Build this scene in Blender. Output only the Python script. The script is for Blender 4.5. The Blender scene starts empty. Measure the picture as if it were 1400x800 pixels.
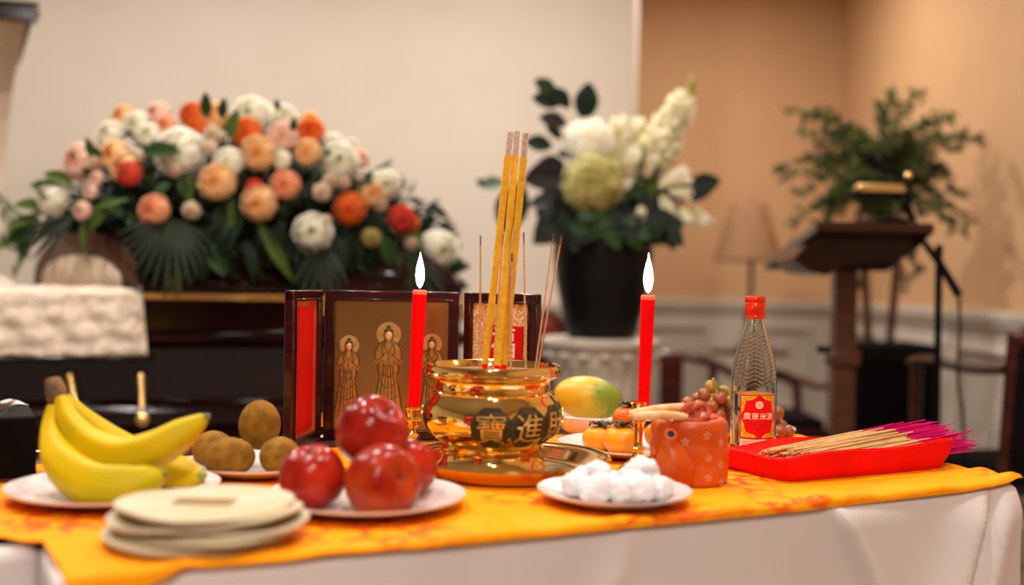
import bpy, bmesh, math, random
from math import pi, sin, cos, tan, radians as R, sqrt, atan2, hypot
from mathutils import Vector, Matrix, Euler, Quaternion

random.seed(7)
sc = bpy.context.scene
COL = sc.collection

# ------------------------------------------------------------------ camera
CAMZ = 1.01
TZ = 0.75            # table top
F = 1500.0
cam_d = bpy.data.cameras.new('camera')
cam = bpy.data.objects.new('camera', cam_d)
COL.objects.link(cam)
cam_d.sensor_width = 36.0
cam_d.lens = 36.0 * F / 1400.0
cam_d.clip_start = 0.05
PITCH = math.atan(15.0 / F)
ROLL = R(1.0)
MROT = (Euler((pi / 2 - PITCH, 0, 0)).to_matrix() @ Matrix.Rotation(ROLL, 3, 'Z'))
cam.matrix_world = Matrix.Translation((0, 0, CAMZ)) @ MROT.to_4x4()
cam_d.dof.use_dof = True
cam_d.dof.focus_distance = 1.60
cam_d.dof.aperture_fstop = 1.65
sc.camera = cam

# ------------------------------------------------------------------ world, exposure
w = bpy.data.worlds.new('world'); sc.world = w; w.use_nodes = True
w.node_tree.nodes['Background'].inputs[0].default_value = (1, .86, .7, 1)
w.node_tree.nodes['Background'].inputs[1].default_value = 0.25
vs = sc.view_settings
vs.view_transform = 'Standard'; vs.look = 'None'; vs.gamma = 1.0; vs.use_curve_mapping = False
vs.exposure = 0.0
sc.cycles.max_bounces = 8
sc.cycles.sample_clamp_indirect = 4.0
sc.cycles.use_denoising = True

WARM = (1.0, .945, .87)
# ceiling downlights (x, y, watts, spread)
LAMPS = [(-1.75, 2.3, 18), (-.75, 2.1, 24), (-.05, 3.75, 35), (-1.4, 3.9, 17), (-2.7, 3.8, 17), (.35, 1.35, 17), (-.75, .85, 11), (.2, -.6, 34),
         (1.1, 1.6, 8), (1.25, 3.3, 9), (-.3, -1.8, 52), (1.05, 5.2, 24)]
CEIL = 2.75

# ------------------------------------------------------------------ pixel helpers (measurement of the photograph)
def ray(px, py):
    return MROT @ Vector(((px - 700) / F, (400 - py) / F, -1))
def at(px, py, d):
    r = ray(px, py); return Vector((0, 0, CAMZ)) + r * (d / r.y)
def on(px, py, z):
    r = ray(px, py); return Vector((0, 0, CAMZ)) + r * ((z - CAMZ) / r.z)
YAW = R(27.7)
E1 = Vector((cos(YAW), sin(YAW), 0)); E2 = Vector((-sin(YAW), cos(YAW), 0))
def tb(s1, s2, z=TZ):
    v = E1 * s1 + E2 * s2; return Vector((v.x, v.y, z))

# ------------------------------------------------------------------ materials
def mat(name, col, rough=.5, metal=0.0, var=None, scale=20.0, bump=0.0, bscale=60.0, coat=0.0, spec=.5,
        sss=0.0, emit=None, estr=1.0, trans=0.0, ior=1.45, detail=3.0, vmin=.4, vmax=.6, sheen=0.0):
    m = bpy.data.materials.new(name); m.use_nodes = True
    nt = m.node_tree; b = nt.nodes['Principled BSDF']
    b.inputs['Base Color'].default_value = (*col, 1)
    b.inputs['Roughness'].default_value = rough
    b.inputs['Metallic'].default_value = metal
    b.inputs['Coat Weight'].default_value = coat
    b.inputs['Coat Roughness'].default_value = .06
    b.inputs['Specular IOR Level'].default_value = spec
    b.inputs['IOR'].default_value = ior
    b.inputs['Transmission Weight'].default_value = trans
    b.inputs['Sheen Weight'].default_value = sheen
    if sss:
        b.inputs['Subsurface Weight'].default_value = sss
        b.inputs['Subsurface Radius'].default_value = (1, .5, .3)
        b.inputs['Subsurface Scale'].default_value = .01
    if emit:
        b.inputs['Emission Color'].default_value = (*emit, 1)
        b.inputs['Emission Strength'].default_value = estr
    tc = nt.nodes.new('ShaderNodeTexCoord')
    if var:
        n = nt.nodes.new('ShaderNodeTexNoise'); n.inputs['Scale'].default_value = scale
        n.inputs['Detail'].default_value = detail
        nt.links.new(tc.outputs['Object'], n.inputs['Vector'])
        r = nt.nodes.new('ShaderNodeValToRGB')
        r.color_ramp.elements[0].position = vmin; r.color_ramp.elements[1].position = vmax
        r.color_ramp.elements[0].color = (*col, 1); r.color_ramp.elements[1].color = (*var, 1)
        nt.links.new(n.outputs['Fac'], r.inputs['Fac'])
        nt.links.new(r.outputs['Color'], b.inputs['Base Color'])
    if bump:
        n2 = nt.nodes.new('ShaderNodeTexNoise'); n2.inputs['Scale'].default_value = bscale
        n2.inputs['Detail'].default_value = 4
        nt.links.new(tc.outputs['Object'], n2.inputs['Vector'])
        bp = nt.nodes.new('ShaderNodeBump'); bp.inputs['Strength'].default_value = bump
        bp.inputs['Distance'].default_value = .01
        nt.links.new(n2.outputs['Fac'], bp.inputs['Height'])
        nt.links.new(bp.outputs['Normal'], b.inputs['Normal'])
    return m

def petal_mat(name, inner, outer, r0=.15, r1=.72):
    m = mat(name, outer, .6, sss=.0, sheen=.1)
    nt = m.node_tree; b = nt.nodes['Principled BSDF']
    tc = nt.nodes.new('ShaderNodeTexCoord')
    ln = nt.nodes.new('ShaderNodeVectorMath'); ln.operation = 'LENGTH'
    fl = nt.nodes.new('ShaderNodeVectorMath'); fl.operation = 'MULTIPLY'; fl.inputs[1].default_value = (1, 1, 0)
    nt.links.new(tc.outputs['Object'], fl.inputs[0]); nt.links.new(fl.outputs[0], ln.inputs[0])
    r = nt.nodes.new('ShaderNodeValToRGB')
    r.color_ramp.elements[0].position = r0; r.color_ramp.elements[1].position = r1
    r.color_ramp.elements[0].color = (*inner, 1); r.color_ramp.elements[1].color = (*outer, 1)
    nt.links.new(ln.outputs['Value'], r.inputs['Fac'])
    nt.links.new(r.outputs['Color'], b.inputs['Base Color'])
    tr_ = nt.nodes.new('ShaderNodeBsdfTranslucent'); mx = nt.nodes.new('ShaderNodeMixShader'); mx.inputs[0].default_value = .35
    nt.links.new(r.outputs['Color'], tr_.inputs['Color']); nt.links.new(b.outputs[0], mx.inputs[1]); nt.links.new(tr_.outputs[0], mx.inputs[2])
    nt.links.new(mx.outputs[0], nt.nodes['Material Output'].inputs['Surface'])
    return m

def wood(name, c1, c2, rough=.25, coat=.4, scale=6):
    m = mat(name, c1, rough, coat=coat, spec=.25)
    nt = m.node_tree; b = nt.nodes['Principled BSDF']
    tc = nt.nodes.new('ShaderNodeTexCoord')
    mp = nt.nodes.new('ShaderNodeMapping'); mp.inputs['Scale'].default_value = (1, 1, 8)
    n = nt.nodes.new('ShaderNodeTexNoise'); n.inputs['Scale'].default_value = scale; n.inputs['Detail'].default_value = 5
    nt.links.new(tc.outputs['Object'], mp.inputs[0]); nt.links.new(mp.outputs[0], n.inputs['Vector'])
    r = nt.nodes.new('ShaderNodeValToRGB')
    r.color_ramp.elements[0].position = .35; r.color_ramp.elements[1].position = .65
    r.color_ramp.elements[0].color = (*c1, 1); r.color_ramp.elements[1].color = (*c2, 1)
    nt.links.new(n.outputs['Fac'], r.inputs['Fac']); nt.links.new(r.outputs['Color'], b.inputs['Base Color'])
    return m

M = {}
M['wall_cream'] = mat('wall_cream', (.60, .515, .425), .75, var=(.62, .535, .445), scale=3, bump=.04, bscale=120)
M['wall_rear'] = mat('wall_rear_paint', (.24, .15, .09), .8, var=(.26, .165, .10), scale=3)
M['wall_dim_tan'] = mat('wall_dim_tan', (.56, .325, .165), .75, var=(.58, .34, .175), scale=3, bump=.04, bscale=120)  # weaker light on alcove and right wall put into a darker, oranger tone
M['panel'] = mat('wainscot_paint', (.54, .47, .40), .55, var=(.52, .45, .38), scale=4, spec=.3)
M['ceil'] = mat('ceiling_paint', (.75, .68, .6), .8, var=(.72, .66, .58), scale=2)
M['carpet'] = mat('floor_carpet', (.22, .15, .10), .9, var=(.28, .19, .13), scale=40, bump=.3, bscale=300)
M['cloth'] = mat('white_tablecloth', (.76, .68, .66), .8, var=(.72, .64, .62), scale=6, bump=.08, bscale=500, spec=.2)
M['cherry'] = wood('cherry_gloss', (.006, .001, .001), (.014, .002, .002), .12, .15)
M['rose'] = wood('rosewood', (.030, .006, .004), (.07, .012, .008), .25, .3)
M['lectern'] = wood('lectern_wood', (.055, .018, .010), (.085, .028, .016), .25, .3)
M['black'] = mat('black_plastic', (.003, .0025, .0025), .5, var=(.004, .0035, .0035), scale=30, spec=.06)
M['blackgloss'] = mat('black_glaze', (.003, .0025, .0025), .4, var=(.005, .004, .0035), scale=20, spec=.25)
M['brass'] = mat('polished_brass', (.97, .72, .28), .09, 1.0, var=(.90, .62, .20), scale=12, bump=.03, bscale=25)
M['tray'] = mat('tray_brass', (.84, .50, .16), .12, 1.0, var=(.76, .42, .12), scale=10)
M['dark_bronze'] = mat('dark_bronze', (.075, .05, .018), .6, .3, var=(.045, .03, .012), scale=150, bump=.5, bscale=400, spec=.3)
M['gold_bar'] = mat('casket_gold', (.95, .68, .30), .2, 1.0, var=(.85, .55, .20), scale=15)
M['satin'] = mat('crepe_satin', (.80, .66, .53), .5, var=(.74, .60, .47), scale=25, bump=.8, bscale=45, sheen=.3)
M['satin2'] = mat('smooth_satin', (.76, .60, .45), .5, var=(.72, .56, .41), scale=8, bump=.15, bscale=20)
M['satin_brown'] = mat('lid_rim_brown', (.10, .030, .018), .4, var=(.07, .02, .012), scale=8)
M['china'] = mat('plate_china', (.78, .70, .68), .2, var=(.74, .66, .64), scale=10, coat=.2)
M['china_edge'] = mat('bowl_porcelain', (.84, .74, .64), .2, var=(.8, .7, .6), scale=10, coat=.3)
M['red_wax'] = mat('red_wax', (.98, .001, .003), .5, sss=.0, var=(.94, .001, .002), scale=30, spec=.08)
M['wax_pale'] = mat('candle_rim', (.95, .14, .09), .35, var=(.98, .2, .12), scale=30)
M['flame'] = mat('flame', (1, .8, .5), .5, emit=(1, .78, .45), estr=22)
M['wick'] = mat('wick', (.02, .015, .01), .8, var=(.04, .03, .02), scale=50)
M['joss_yellow'] = mat('joss_yellow', (.80, .42, .01), .75, var=(.70, .33, .008), scale=120, bump=.1, bscale=300)
M['joss_ash'] = mat('joss_ash', (.50, .33, .24), .9, var=(.62, .45, .36), scale=200)
M['stick_thin'] = mat('stick_thin', (.55, .25, .12), .8, var=(.66, .32, .15), scale=100)
M['stick_tip'] = mat('stick_tip', (.14, .02, .02), .8, var=(.3, .08, .06), scale=200)
M['stick_tan'] = mat('stick_tan', (.72, .48, .22), .8, var=(.58, .35, .14), scale=40, vmin=.35, vmax=.65, spec=.2)
M['stick_pink'] = mat('stick_pink', (.70, .004, .17), .7, var=(.58, .003, .13), scale=40, spec=.2)
M['ash'] = mat('censer_ash', (.42, .24, .12), .9, var=(.30, .16, .08), scale=150, bump=.8, bscale=300)
M['banana'] = mat('banana_skin', (.66, .42, .002), .45, var=(.42, .36, .004), scale=9, vmin=.35, vmax=.75, bump=.05, spec=.15)
M['banana_end'] = mat('banana_tip', (.28, .30, .02), .5, var=(.10, .07, .02), scale=80)
M['banana_stem'] = mat('banana_stem', (.20, .10, .02), .6, var=(.08, .035, .015), scale=60, bump=.3)
M['kiwi'] = mat('kiwi_skin', (.33, .155, .016), .75, var=(.22, .095, .011), scale=60, bump=.5, bscale=500, spec=.15)
M['apple'] = mat('apple_skin', (.17, .002, .003), .22, var=(.56, .03, .008), scale=16, vmin=.38, vmax=.70, detail=7, spec=.3)
M['apple2'] = mat('apple_skin_streaked', (.26, .004, .002), .26, var=(.62, .09, .012), scale=17, vmin=.38, vmax=.72, detail=7, spec=.28)
M['stalk'] = mat('fruit_stalk', (.12, .07, .03), .8, var=(.07, .04, .02), scale=100)
M['calyx'] = mat('persimmon_calyx', (.10, .075, .045), .8, var=(.05, .045, .02), scale=80)
M['persimmon'] = mat('persimmon_skin', (.86, .34, .008), .35, var=(.82, .27, .006), scale=20, spec=.35)
M['persimmon2'] = mat('persimmon_ripe', (.84, .16, .006), .35, var=(.80, .12, .005), scale=20, spec=.35)
M['paper'] = mat('joss_paper', (.60, .50, .36), .85, var=(.53, .43, .27), scale=12, bump=.2, bscale=60, spec=.15)
M['foil'] = mat('dull_foil', (.24, .15, .045), .5, .3, var=(.30, .20, .05), scale=40)
M['sugar'] = mat('rock_sugar', (.80, .76, .76), .65, sss=.3, var=(.76, .71, .71), scale=40, bump=.6, bscale=120, spec=.3)
M['clay'] = mat('red_clay', (.52, .062, .006), .35, var=(.62, .10, .012), scale=16, bump=.05, bscale=40, spec=.4)
M['clay_mark'] = mat('blossom_mark', (.80, .35, .20), .6, var=(.75, .28, .14), scale=90)
M['clay_hole'] = mat('spout_inside', (.02, .008, .006), .9, var=(.03, .01, .01), scale=50)
M['rattan'] = mat('rattan_wrap', (.80, .52, .26), .55, var=(.70, .38, .15), scale=60)
M['cord'] = mat('pink_cord', (.58, .11, .06), .7, var=(.50, .08, .045), scale=200, bump=.4, bscale=600, spec=.3)
M['tray_red'] = mat('red_tray_cloth', (.86, .003, .004), .7, var=(.78, .0025, .003), scale=20, bump=.35, bscale=40, spec=.15)
M['tray_red_in'] = mat('red_tray_inside', (.80, .022, .018), .7, var=(.70, .016, .012), scale=30, bump=.3, bscale=50, spec=.2)
M['grape'] = mat('grape_red', (.30, .055, .025), .3, var=(.36, .11, .03), scale=60, sss=.1)
M['grape_g'] = mat('grape_green', (.36, .25, .035), .3, var=(.40, .18, .03), scale=60, sss=.1)
M['grape_stem'] = mat('grape_stem', (.34, .36, .06), .6, var=(.28, .28, .05), scale=80)
M['label_red'] = mat('label_red', (.80, .003, .005), .5, var=(.76, .003, .005), scale=20, spec=.2)
M['label_yel'] = mat('label_yellow', (.92, .55, .02), .45, var=(.88, .5, .02), scale=30)
M['label_wht'] = mat('label_cream', (.86, .74, .52), .5, var=(.83, .70, .48), scale=30)
M['label_pnk'] = mat('label_pale_strip', (.85, .62, .50), .5, var=(.82, .6, .48), scale=30)
M['ink'] = mat('label_ink', (.10, .03, .02), .6, var=(.12, .04, .02), scale=30)
M['darkred'] = mat('label_fine_print', (.36, .006, .01), .6, var=(.34, .006, .01), scale=30)
M['cap'] = mat('red_foil_cap', (.80, .03, .008), .28, .5, var=(.88, .12, .01), scale=40, vmin=.45, vmax=.7)
M['gold_plate'] = mat('engraved_gold_sheet', (.40, .24, .09), .24, .85, var=(.32, .18, .065), scale=3.5, vmin=.3, vmax=.7)
M['gold_lite'] = mat('gilt_relief', (.78, .55, .20), .3, .8, var=(.66, .42, .12), scale=90)
M['gold_dark'] = mat('engraved_line', (.07, .035, .012), .5, .2, var=(.10, .05, .02), scale=90)
M['plaque_red'] = mat('plaque_red', (.66, .004, .006), .35, var=(.60, .004, .005), scale=20, spec=.3)
M['mosaic'] = mat('speckled_foil', (.74, .24, .10), .4, .2, var=(.86, .78, .42), scale=330, vmin=.44, vmax=.58, detail=1, bump=.3, bscale=400)
M['side_red'] = mat('side_panel_red', (.66, .05, .02), .35, var=(.72, .16, .04), scale=10, coat=.3)
M['white_ink'] = mat('white_stroke', (.85, .75, .68), .5, var=(.82, .72, .65), scale=40)
M['leaf'] = mat('leaf_green', (.014, .034, .007), .5, var=(.024, .052, .010), scale=12, spec=.25)
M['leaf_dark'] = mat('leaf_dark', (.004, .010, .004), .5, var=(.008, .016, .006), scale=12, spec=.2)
M['leaf_lite'] = mat('leaf_light', (.05, .09, .012), .5, var=(.075, .11, .016), scale=12, spec=.25)
M['leaf_purple'] = mat('leaf_maroon', (.010, .006, .006), .45, var=(.018, .009, .009), scale=10, spec=.25)
M['fern'] = mat('fern_green', (.045, .060, .016), .6, var=(.12, .14, .045), scale=5, spec=.2)
M['frond'] = mat('palm_frond', (.006, .011, .004), .5, var=(.014, .022, .007), scale=12, spec=.2)
M['stem'] = mat('plant_stem', (.09, .12, .03), .6, var=(.07, .08, .03), scale=20)
M['shade'] = mat('lamp_shade_cloth', (.32, .165, .08), .8, var=(.28, .14, .07), scale=10)
M['lectern_top'] = wood('lectern_top_wood', (.018, .005, .003), (.036, .010, .006), .2, .5)
M['amp'] = mat('speaker_cloth', (.003, .003, .003), .9, var=(.005, .005, .004), scale=200, bump=.3, bscale=400, spec=.1)
M['marble'] = mat('pedestal_stone', (.60, .52, .44), .4, var=(.50, .42, .34), scale=9, vmin=.35, vmax=.65)
M['seat_red'] = mat('seat_fabric_maroon', (.20, .015, .012), .7, var=(.15, .01, .01), scale=30, bump=.2, bscale=300)
M['seat_black'] = mat('seat_fabric_black', (.004, .003, .003), .9, var=(.006, .004, .004), scale=30, bump=.2, bscale=300, spec=.1)
M['tissue'] = mat('tissue', (.86, .84, .84), .8, var=(.82, .8, .8), scale=20, bump=.2, bscale=60)
M['lamp_face'] = mat('downlight_glow', (1, .9, .8), .5, emit=(1, .82, .62), estr=30)
M['lamp_ring'] = mat('downlight_ring', (.8, .78, .75), .3, var=(.75, .73, .7), scale=10)
M['concrete'] = mat('plant_pot_clay', (.08, .05, .035), .6, var=(.1, .06, .04), scale=20)

# clear bottle glass: embossed body
g = bpy.data.materials.new('bottle_glass'); g.use_nodes = True
b = g.node_tree.nodes['Principled BSDF']
b.inputs['Base Color'].default_value = (.98, .97, .93, 1); b.inputs['Roughness'].default_value = .03
b.inputs['Transmission Weight'].default_value = 1; b.inputs['IOR'].default_value = 1.33
M['glass'] = g
g = bpy.data.materials.new('rice_spirit'); g.use_nodes = True
b = g.node_tree.nodes['Principled BSDF']
b.inputs['Base Color'].default_value = (.99, .96, .88, 1); b.inputs['Roughness'].default_value = 0
b.inputs['Transmission Weight'].default_value = 1; b.inputs['IOR'].default_value = 1.34
M['spirit'] = g

# yellow altar cloth with a scattered red print
def yellow_cloth_mat():
    m = mat('yellow_altar_cloth', (.92, .40, .008), .75, spec=.15)
    nt = m.node_tree; b = nt.nodes['Principled BSDF']
    tc = nt.nodes.new('ShaderNodeTexCoord')
    base = nt.nodes.new('ShaderNodeTexNoise'); base.inputs['Scale'].default_value = 5
    br = nt.nodes.new('ShaderNodeValToRGB')
    br.color_ramp.elements[0].color = (.90, .29, .002, 1); br.color_ramp.elements[1].color = (.94, .35, .003, 1)
    vor = nt.nodes.new('ShaderNodeTexVoronoi'); vor.inputs['Scale'].default_value = 26; vor.feature = 'DISTANCE_TO_EDGE'
    n1 = nt.nodes.new('ShaderNodeTexNoise'); n1.inputs['Scale'].default_value = 60; n1.inputs['Detail'].default_value = 2
    mixv = nt.nodes.new('ShaderNodeMixRGB'); mixv.inputs[0].default_value = .03
    nt.links.new(tc.outputs['Object'], mixv.inputs[1]); nt.links.new(n1.outputs['Color'], mixv.inputs[2])
    nt.links.new(mixv.outputs[0], vor.inputs['Vector'])
    line = nt.nodes.new('ShaderNodeMath'); line.operation = 'LESS_THAN'; line.inputs[1].default_value = .10
    nt.links.new(vor.outputs['Distance'], line.inputs[0])
    patch = nt.nodes.new('ShaderNodeTexNoise'); patch.inputs['Scale'].default_value = 7; patch.inputs['Detail'].default_value = 1
    pr = nt.nodes.new('ShaderNodeValToRGB'); pr.color_ramp.elements[0].position = .46; pr.color_ramp.elements[1].position = .62
    nt.links.new(tc.outputs['Object'], patch.inputs['Vector']); nt.links.new(patch.outputs['Fac'], pr.inputs['Fac'])
    mul = nt.nodes.new('ShaderNodeMath'); mul.operation = 'MULTIPLY'
    nt.links.new(line.outputs[0], mul.inputs[0]); nt.links.new(pr.outputs['Color'], mul.inputs[1])
    mul2 = nt.nodes.new('ShaderNodeMath'); mul2.operation = 'MULTIPLY'; mul2.inputs[1].default_value = .8
    nt.links.new(mul.outputs[0], mul2.inputs[0])
    mx = nt.nodes.new('ShaderNodeMixRGB'); mx.inputs[2].default_value = (.75, .05, .008, 1)
    nt.links.new(base.outputs['Fac'], br.inputs['Fac']); nt.links.new(br.outputs['Color'], mx.inputs[1])
    nt.links.new(mul2.outputs[0], mx.inputs[0]); nt.links.new(mx.outputs[0], b.inputs['Base Color'])
    nb = nt.nodes.new('ShaderNodeTexNoise'); nb.inputs['Scale'].default_value = 18; nb.inputs['Detail'].default_value = 3
    nt.links.new(tc.outputs['Object'], nb.inputs['Vector'])
    bp = nt.nodes.new('ShaderNodeBump'); bp.inputs['Strength'].default_value = .35; bp.inputs['Distance'].default_value = .01
    nt.links.new(nb.outputs['Fac'], bp.inputs['Height']); nt.links.new(bp.outputs['Normal'], b.inputs['Normal'])
    return m
M['yellow'] = yellow_cloth_mat()
# papaya: yellow to green by position
def papaya_mat():
    m = mat('papaya_skin', (.8, .4, .02), .4)
    nt = m.node_tree; b = nt.nodes['Principled BSDF']
    tc = nt.nodes.new('ShaderNodeTexCoord'); sp = nt.nodes.new('ShaderNodeSeparateXYZ')
    n = nt.nodes.new('ShaderNodeTexNoise'); n.inputs['Scale'].default_value = 30; n.inputs['Detail'].default_value = 4
    nt.links.new(tc.outputs['Object'], sp.inputs[0]); nt.links.new(tc.outputs['Object'], n.inputs['Vector'])
    a = nt.nodes.new('ShaderNodeMath'); a.operation = 'MULTIPLY_ADD'; a.inputs[1].default_value = 9; 
    nt.links.new(sp.outputs['X'], a.inputs[0]); nt.links.new(n.outputs['Fac'], a.inputs[2])
    r = nt.nodes.new('ShaderNodeValToRGB')
    r.color_ramp.elements[0].position = .2; r.color_ramp.elements[0].color = (.78, .40, .015, 1)
    r.color_ramp.elements[1].position = .72; r.color_ramp.elements[1].color = (.20, .25, .02, 1)
    e = r.color_ramp.elements.new(.45); e.color = (.60, .38, .02, 1)
    nt.links.new(a.outputs[0], r.inputs['Fac']); nt.links.new(r.outputs['Color'], b.inputs['Base Color'])
    return m
M['papaya'] = papaya_mat()

# ------------------------------------------------------------------ object helpers
def thing(name, label=None, cat=None, loc=(0, 0, 0), rot=0.0, group=None):
    o = bpy.data.objects.new(name, None); COL.objects.link(o)
    o.location = loc; o.rotation_euler = (0, 0, rot); o.empty_display_size = .05
    if label: o['label'] = label
    if cat: o['category'] = cat
    if group: o['group'] = group
    return o
def tag(o, label=None, cat=None, group=None, kind=None):
    if label: o['label'] = label
    if cat: o['category'] = cat
    if group: o['group'] = group
    if kind: o['kind'] = kind
    return o
def link(name, me, m, parent=None, loc=None, rot=None, scale=None, label=None):
    o = bpy.data.objects.new(name, me); COL.objects.link(o)
    if parent: o.parent = parent
    if loc is not None: o.location = loc
    if rot is not None:
        if isinstance(rot, Quaternion): o.rotation_mode = 'QUATERNION'; o.rotation_quaternion = rot
        else: o.rotation_euler = rot
    if scale is not None: o.scale = (scale,) * 3 if isinstance(scale, (int, float)) else scale
    if m is not None:
        mm = M[m] if isinstance(m, str) else m
        if not me.materials: me.materials.append(mm)
        if me.materials[0] is not mm:
            o.material_slots[0].link = 'OBJECT'; o.material_slots[0].material = mm
    if label: o['label'] = label
    return o

class MB:
    def __init__(s): s.v = []; s.f = []
    def add(s, vs, fs):
        n = len(s.v); s.v += [tuple(v) for v in vs]; s.f += [tuple(i + n for i in f) for f in fs]; return s
    def box(s, c, d, rz=0.0):
        cx, cy, cz = c; hx, hy, hz = d[0] / 2, d[1] / 2, d[2] / 2
        vs = []
        for z in (-hz, hz):
            for x, y in ((-hx, -hy), (hx, -hy), (hx, hy), (-hx, hy)):
                vs.append((cx + x * cos(rz) - y * sin(rz), cy + x * sin(rz) + y * cos(rz), cz + z))
        return s.add(vs, [(3, 2, 1, 0), (4, 5, 6, 7), (0, 1, 5, 4), (1, 2, 6, 5), (2, 3, 7, 6), (3, 0, 4, 7)])
    def grid(s, rows, cu=False, cv=False):
        nr, nc = len(rows), len(rows[0]); vs = [p for r in rows for p in r]; fs = []
        for i in range(nr - (0 if cv else 1)):
            for j in range(nc - (0 if cu else 1)):
                a, b_, c, d = i * nc + j, i * nc + (j + 1) % nc, ((i + 1) % nr) * nc + (j + 1) % nc, ((i + 1) % nr) * nc + j
                fs.append((a, b_, c, d))
        return s.add(vs, fs)
    def lathe(s, prof, n=48, c=(0, 0, 0), fn=None):
        rows = []
        for (r, z) in prof:
            row = []
            for k in range(n):
                t = 2 * pi * k / n
                rr = r if fn is None else fn(r, z, t)
                row.append((c[0] + rr * cos(t), c[1] + rr * sin(t), c[2] + z))
            rows.append(row)
        nv = len(s.v)
        s.grid(rows, cu=True)
        return s
    def cap(s, ring_pts, flip=False):
        n = len(ring_pts); s.add(ring_pts, [tuple(range(n))[::-1] if flip else tuple(range(n))]); return s
    def tube(s, pts, rad, n=8, caps=True, flat=None):
        pts = [Vector(p) for p in pts]; m = len(pts)
        if isinstance(rad, (int, float)): rad = [rad] * m
        t0 = (pts[1] - pts[0]).normalized()
        up = Vector((0, 0, 1)) if abs(t0.z) < .9 else Vector((1, 0, 0))
        nrm = t0.cross(up).normalized(); rows = []
        for i in range(m):
            t = (pts[min(i + 1, m - 1)] - pts[max(i - 1, 0)]).normalized()
            nrm = (nrm - t * nrm.dot(t)).normalized(); bn = t.cross(nrm)
            row = []
            for k in range(n):
                a = 2 * pi * k / n; r = rad[i]
                row.append(pts[i] + nrm * (r * cos(a)) + bn * (r * sin(a) * (flat or 1)))
            rows.append(row)
        base = len(s.v)
        s.grid(rows, cu=True)
        if caps:
            s.f.append(tuple(base + k for k in range(n))[::-1]); s.f.append(tuple(base + (m - 1) * n + k for k in range(n)))
        return s
    def sphere(s, c, r, nu=16, nv=10, fn=None):
        if isinstance(r, (int, float)): r = (r, r, r)
        rows = []
        for i in range(nv + 1):
            ph = pi * i / nv; row = []
            for k in range(nu):
                t = 2 * pi * k / nu
                d = Vector((sin(ph) * cos(t), sin(ph) * sin(t), cos(ph)))
                q = fn(d) if fn else 1
                row.append((c[0] + d.x * r[0] * q, c[1] + d.y * r[1] * q, c[2] + d.z * r[2] * q))
            rows.append(row)
        return s.grid(rows[::-1], cu=True)
    def mesh(s, name='m', smooth=True, weld=1e-6):
        me = bpy.data.meshes.new(name); me.from_pydata(s.v, [], s.f)
        bm = bmesh.new(); bm.from_mesh(me)
        bmesh.ops.remove_doubles(bm, verts=bm.verts, dist=weld)
        bmesh.ops.recalc_face_normals(bm, faces=bm.faces) if len(bm.faces) < 60000 else None
        bm.to_mesh(me); bm.free()
        if smooth:
            me.polygons.foreach_set('use_smooth', [True] * len(me.polygons))
            me.update()
            try: me.set_sharp_from_angle(angle=R(40))
            except Exception: pass
        me.update(); return me
    def build(s, name, m, parent=None, smooth=True, bevel=0, solid=0, sub=0, label=None, weld=1e-6, loc=None, rot=None):
        o = link(name, s.mesh(name, smooth, weld), m, parent, loc, rot, label=label)
        if solid: md = o.modifiers.new('solid', 'SOLIDIFY'); md.thickness = solid; md.offset = 0
        if bevel: md = o.modifiers.new('bevel', 'BEVEL'); md.width = bevel; md.segments = 2; md.limit_method = 'ANGLE'
        if sub: md = o.modifiers.new('sub', 'SUBSURF'); md.levels = sub; md.render_levels = sub
        return o

def spl(pts, n):           # Catmull-Rom through tuples of any length
    pts = [tuple(p) for p in pts]; P = [pts[0]] + pts + [pts[-1]]; out = []
    segs = len(pts) - 1
    for i in range(n):
        u = i / (n - 1) * segs; k = min(int(u), segs - 1); t = u - k
        p0, p1, p2, p3 = P[k], P[k + 1], P[k + 2], P[k + 3]
        out.append(tuple(.5 * (2 * b_ + (c - a) * t + (2 * a - 5 * b_ + 4 * c - d) * t * t + (3 * b_ - a - 3 * c + d) * t ** 3)
                         for a, b_, c, d in zip(p0, p1, p2, p3)))
    return out
def text_mesh(s, size, extrude=0.0, bold=0.0):
    cu = bpy.data.curves.new('t', 'FONT'); cu.body = s; cu.size = size; cu.extrude = extrude
    cu.offset = bold; cu.align_x = 'CENTER'; cu.align_y = 'CENTER'; cu.resolution_u = 3
    o = bpy.data.objects.new('t', cu); COL.objects.link(o)
    dg = bpy.context.evaluated_depsgraph_get(); dg.update()
    me = bpy.data.meshes.new_from_object(o.evaluated_get(dg))
    bpy.data.objects.remove(o); me.materials.clear()
    xs = [v.co.x for v in me.vertices]; ys = [v.co.y for v in me.vertices]
    if xs:
        cx, cy = (min(xs) + max(xs)) / 2, (min(ys) + max(ys)) / 2
        for v in me.vertices: v.co.x -= cx; v.co.y -= cy
    return me
def refine(me, L, rounds=4):
    bm = bmesh.new(); bm.from_mesh(me); bmesh.ops.triangulate(bm, faces=bm.faces)
    for _ in range(rounds):
        es = [e for e in bm.edges if e.calc_length() > L]
        if not es: break
        bmesh.ops.subdivide_edges(bm, edges=es, cuts=1); bmesh.ops.triangulate(bm, faces=[f for f in bm.faces if len(f.verts) > 3])
    bm.to_mesh(me); bm.free(); return me
def warp(me, fn):
    for v in me.vertices: v.co = fn(v.co)
    me.update(); return me
def align(dirv, spin=0.0):
    return Vector(dirv).to_track_quat('Z', 'Y') @ Quaternion((0, 0, 1), spin)
rnd = random.uniform

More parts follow.
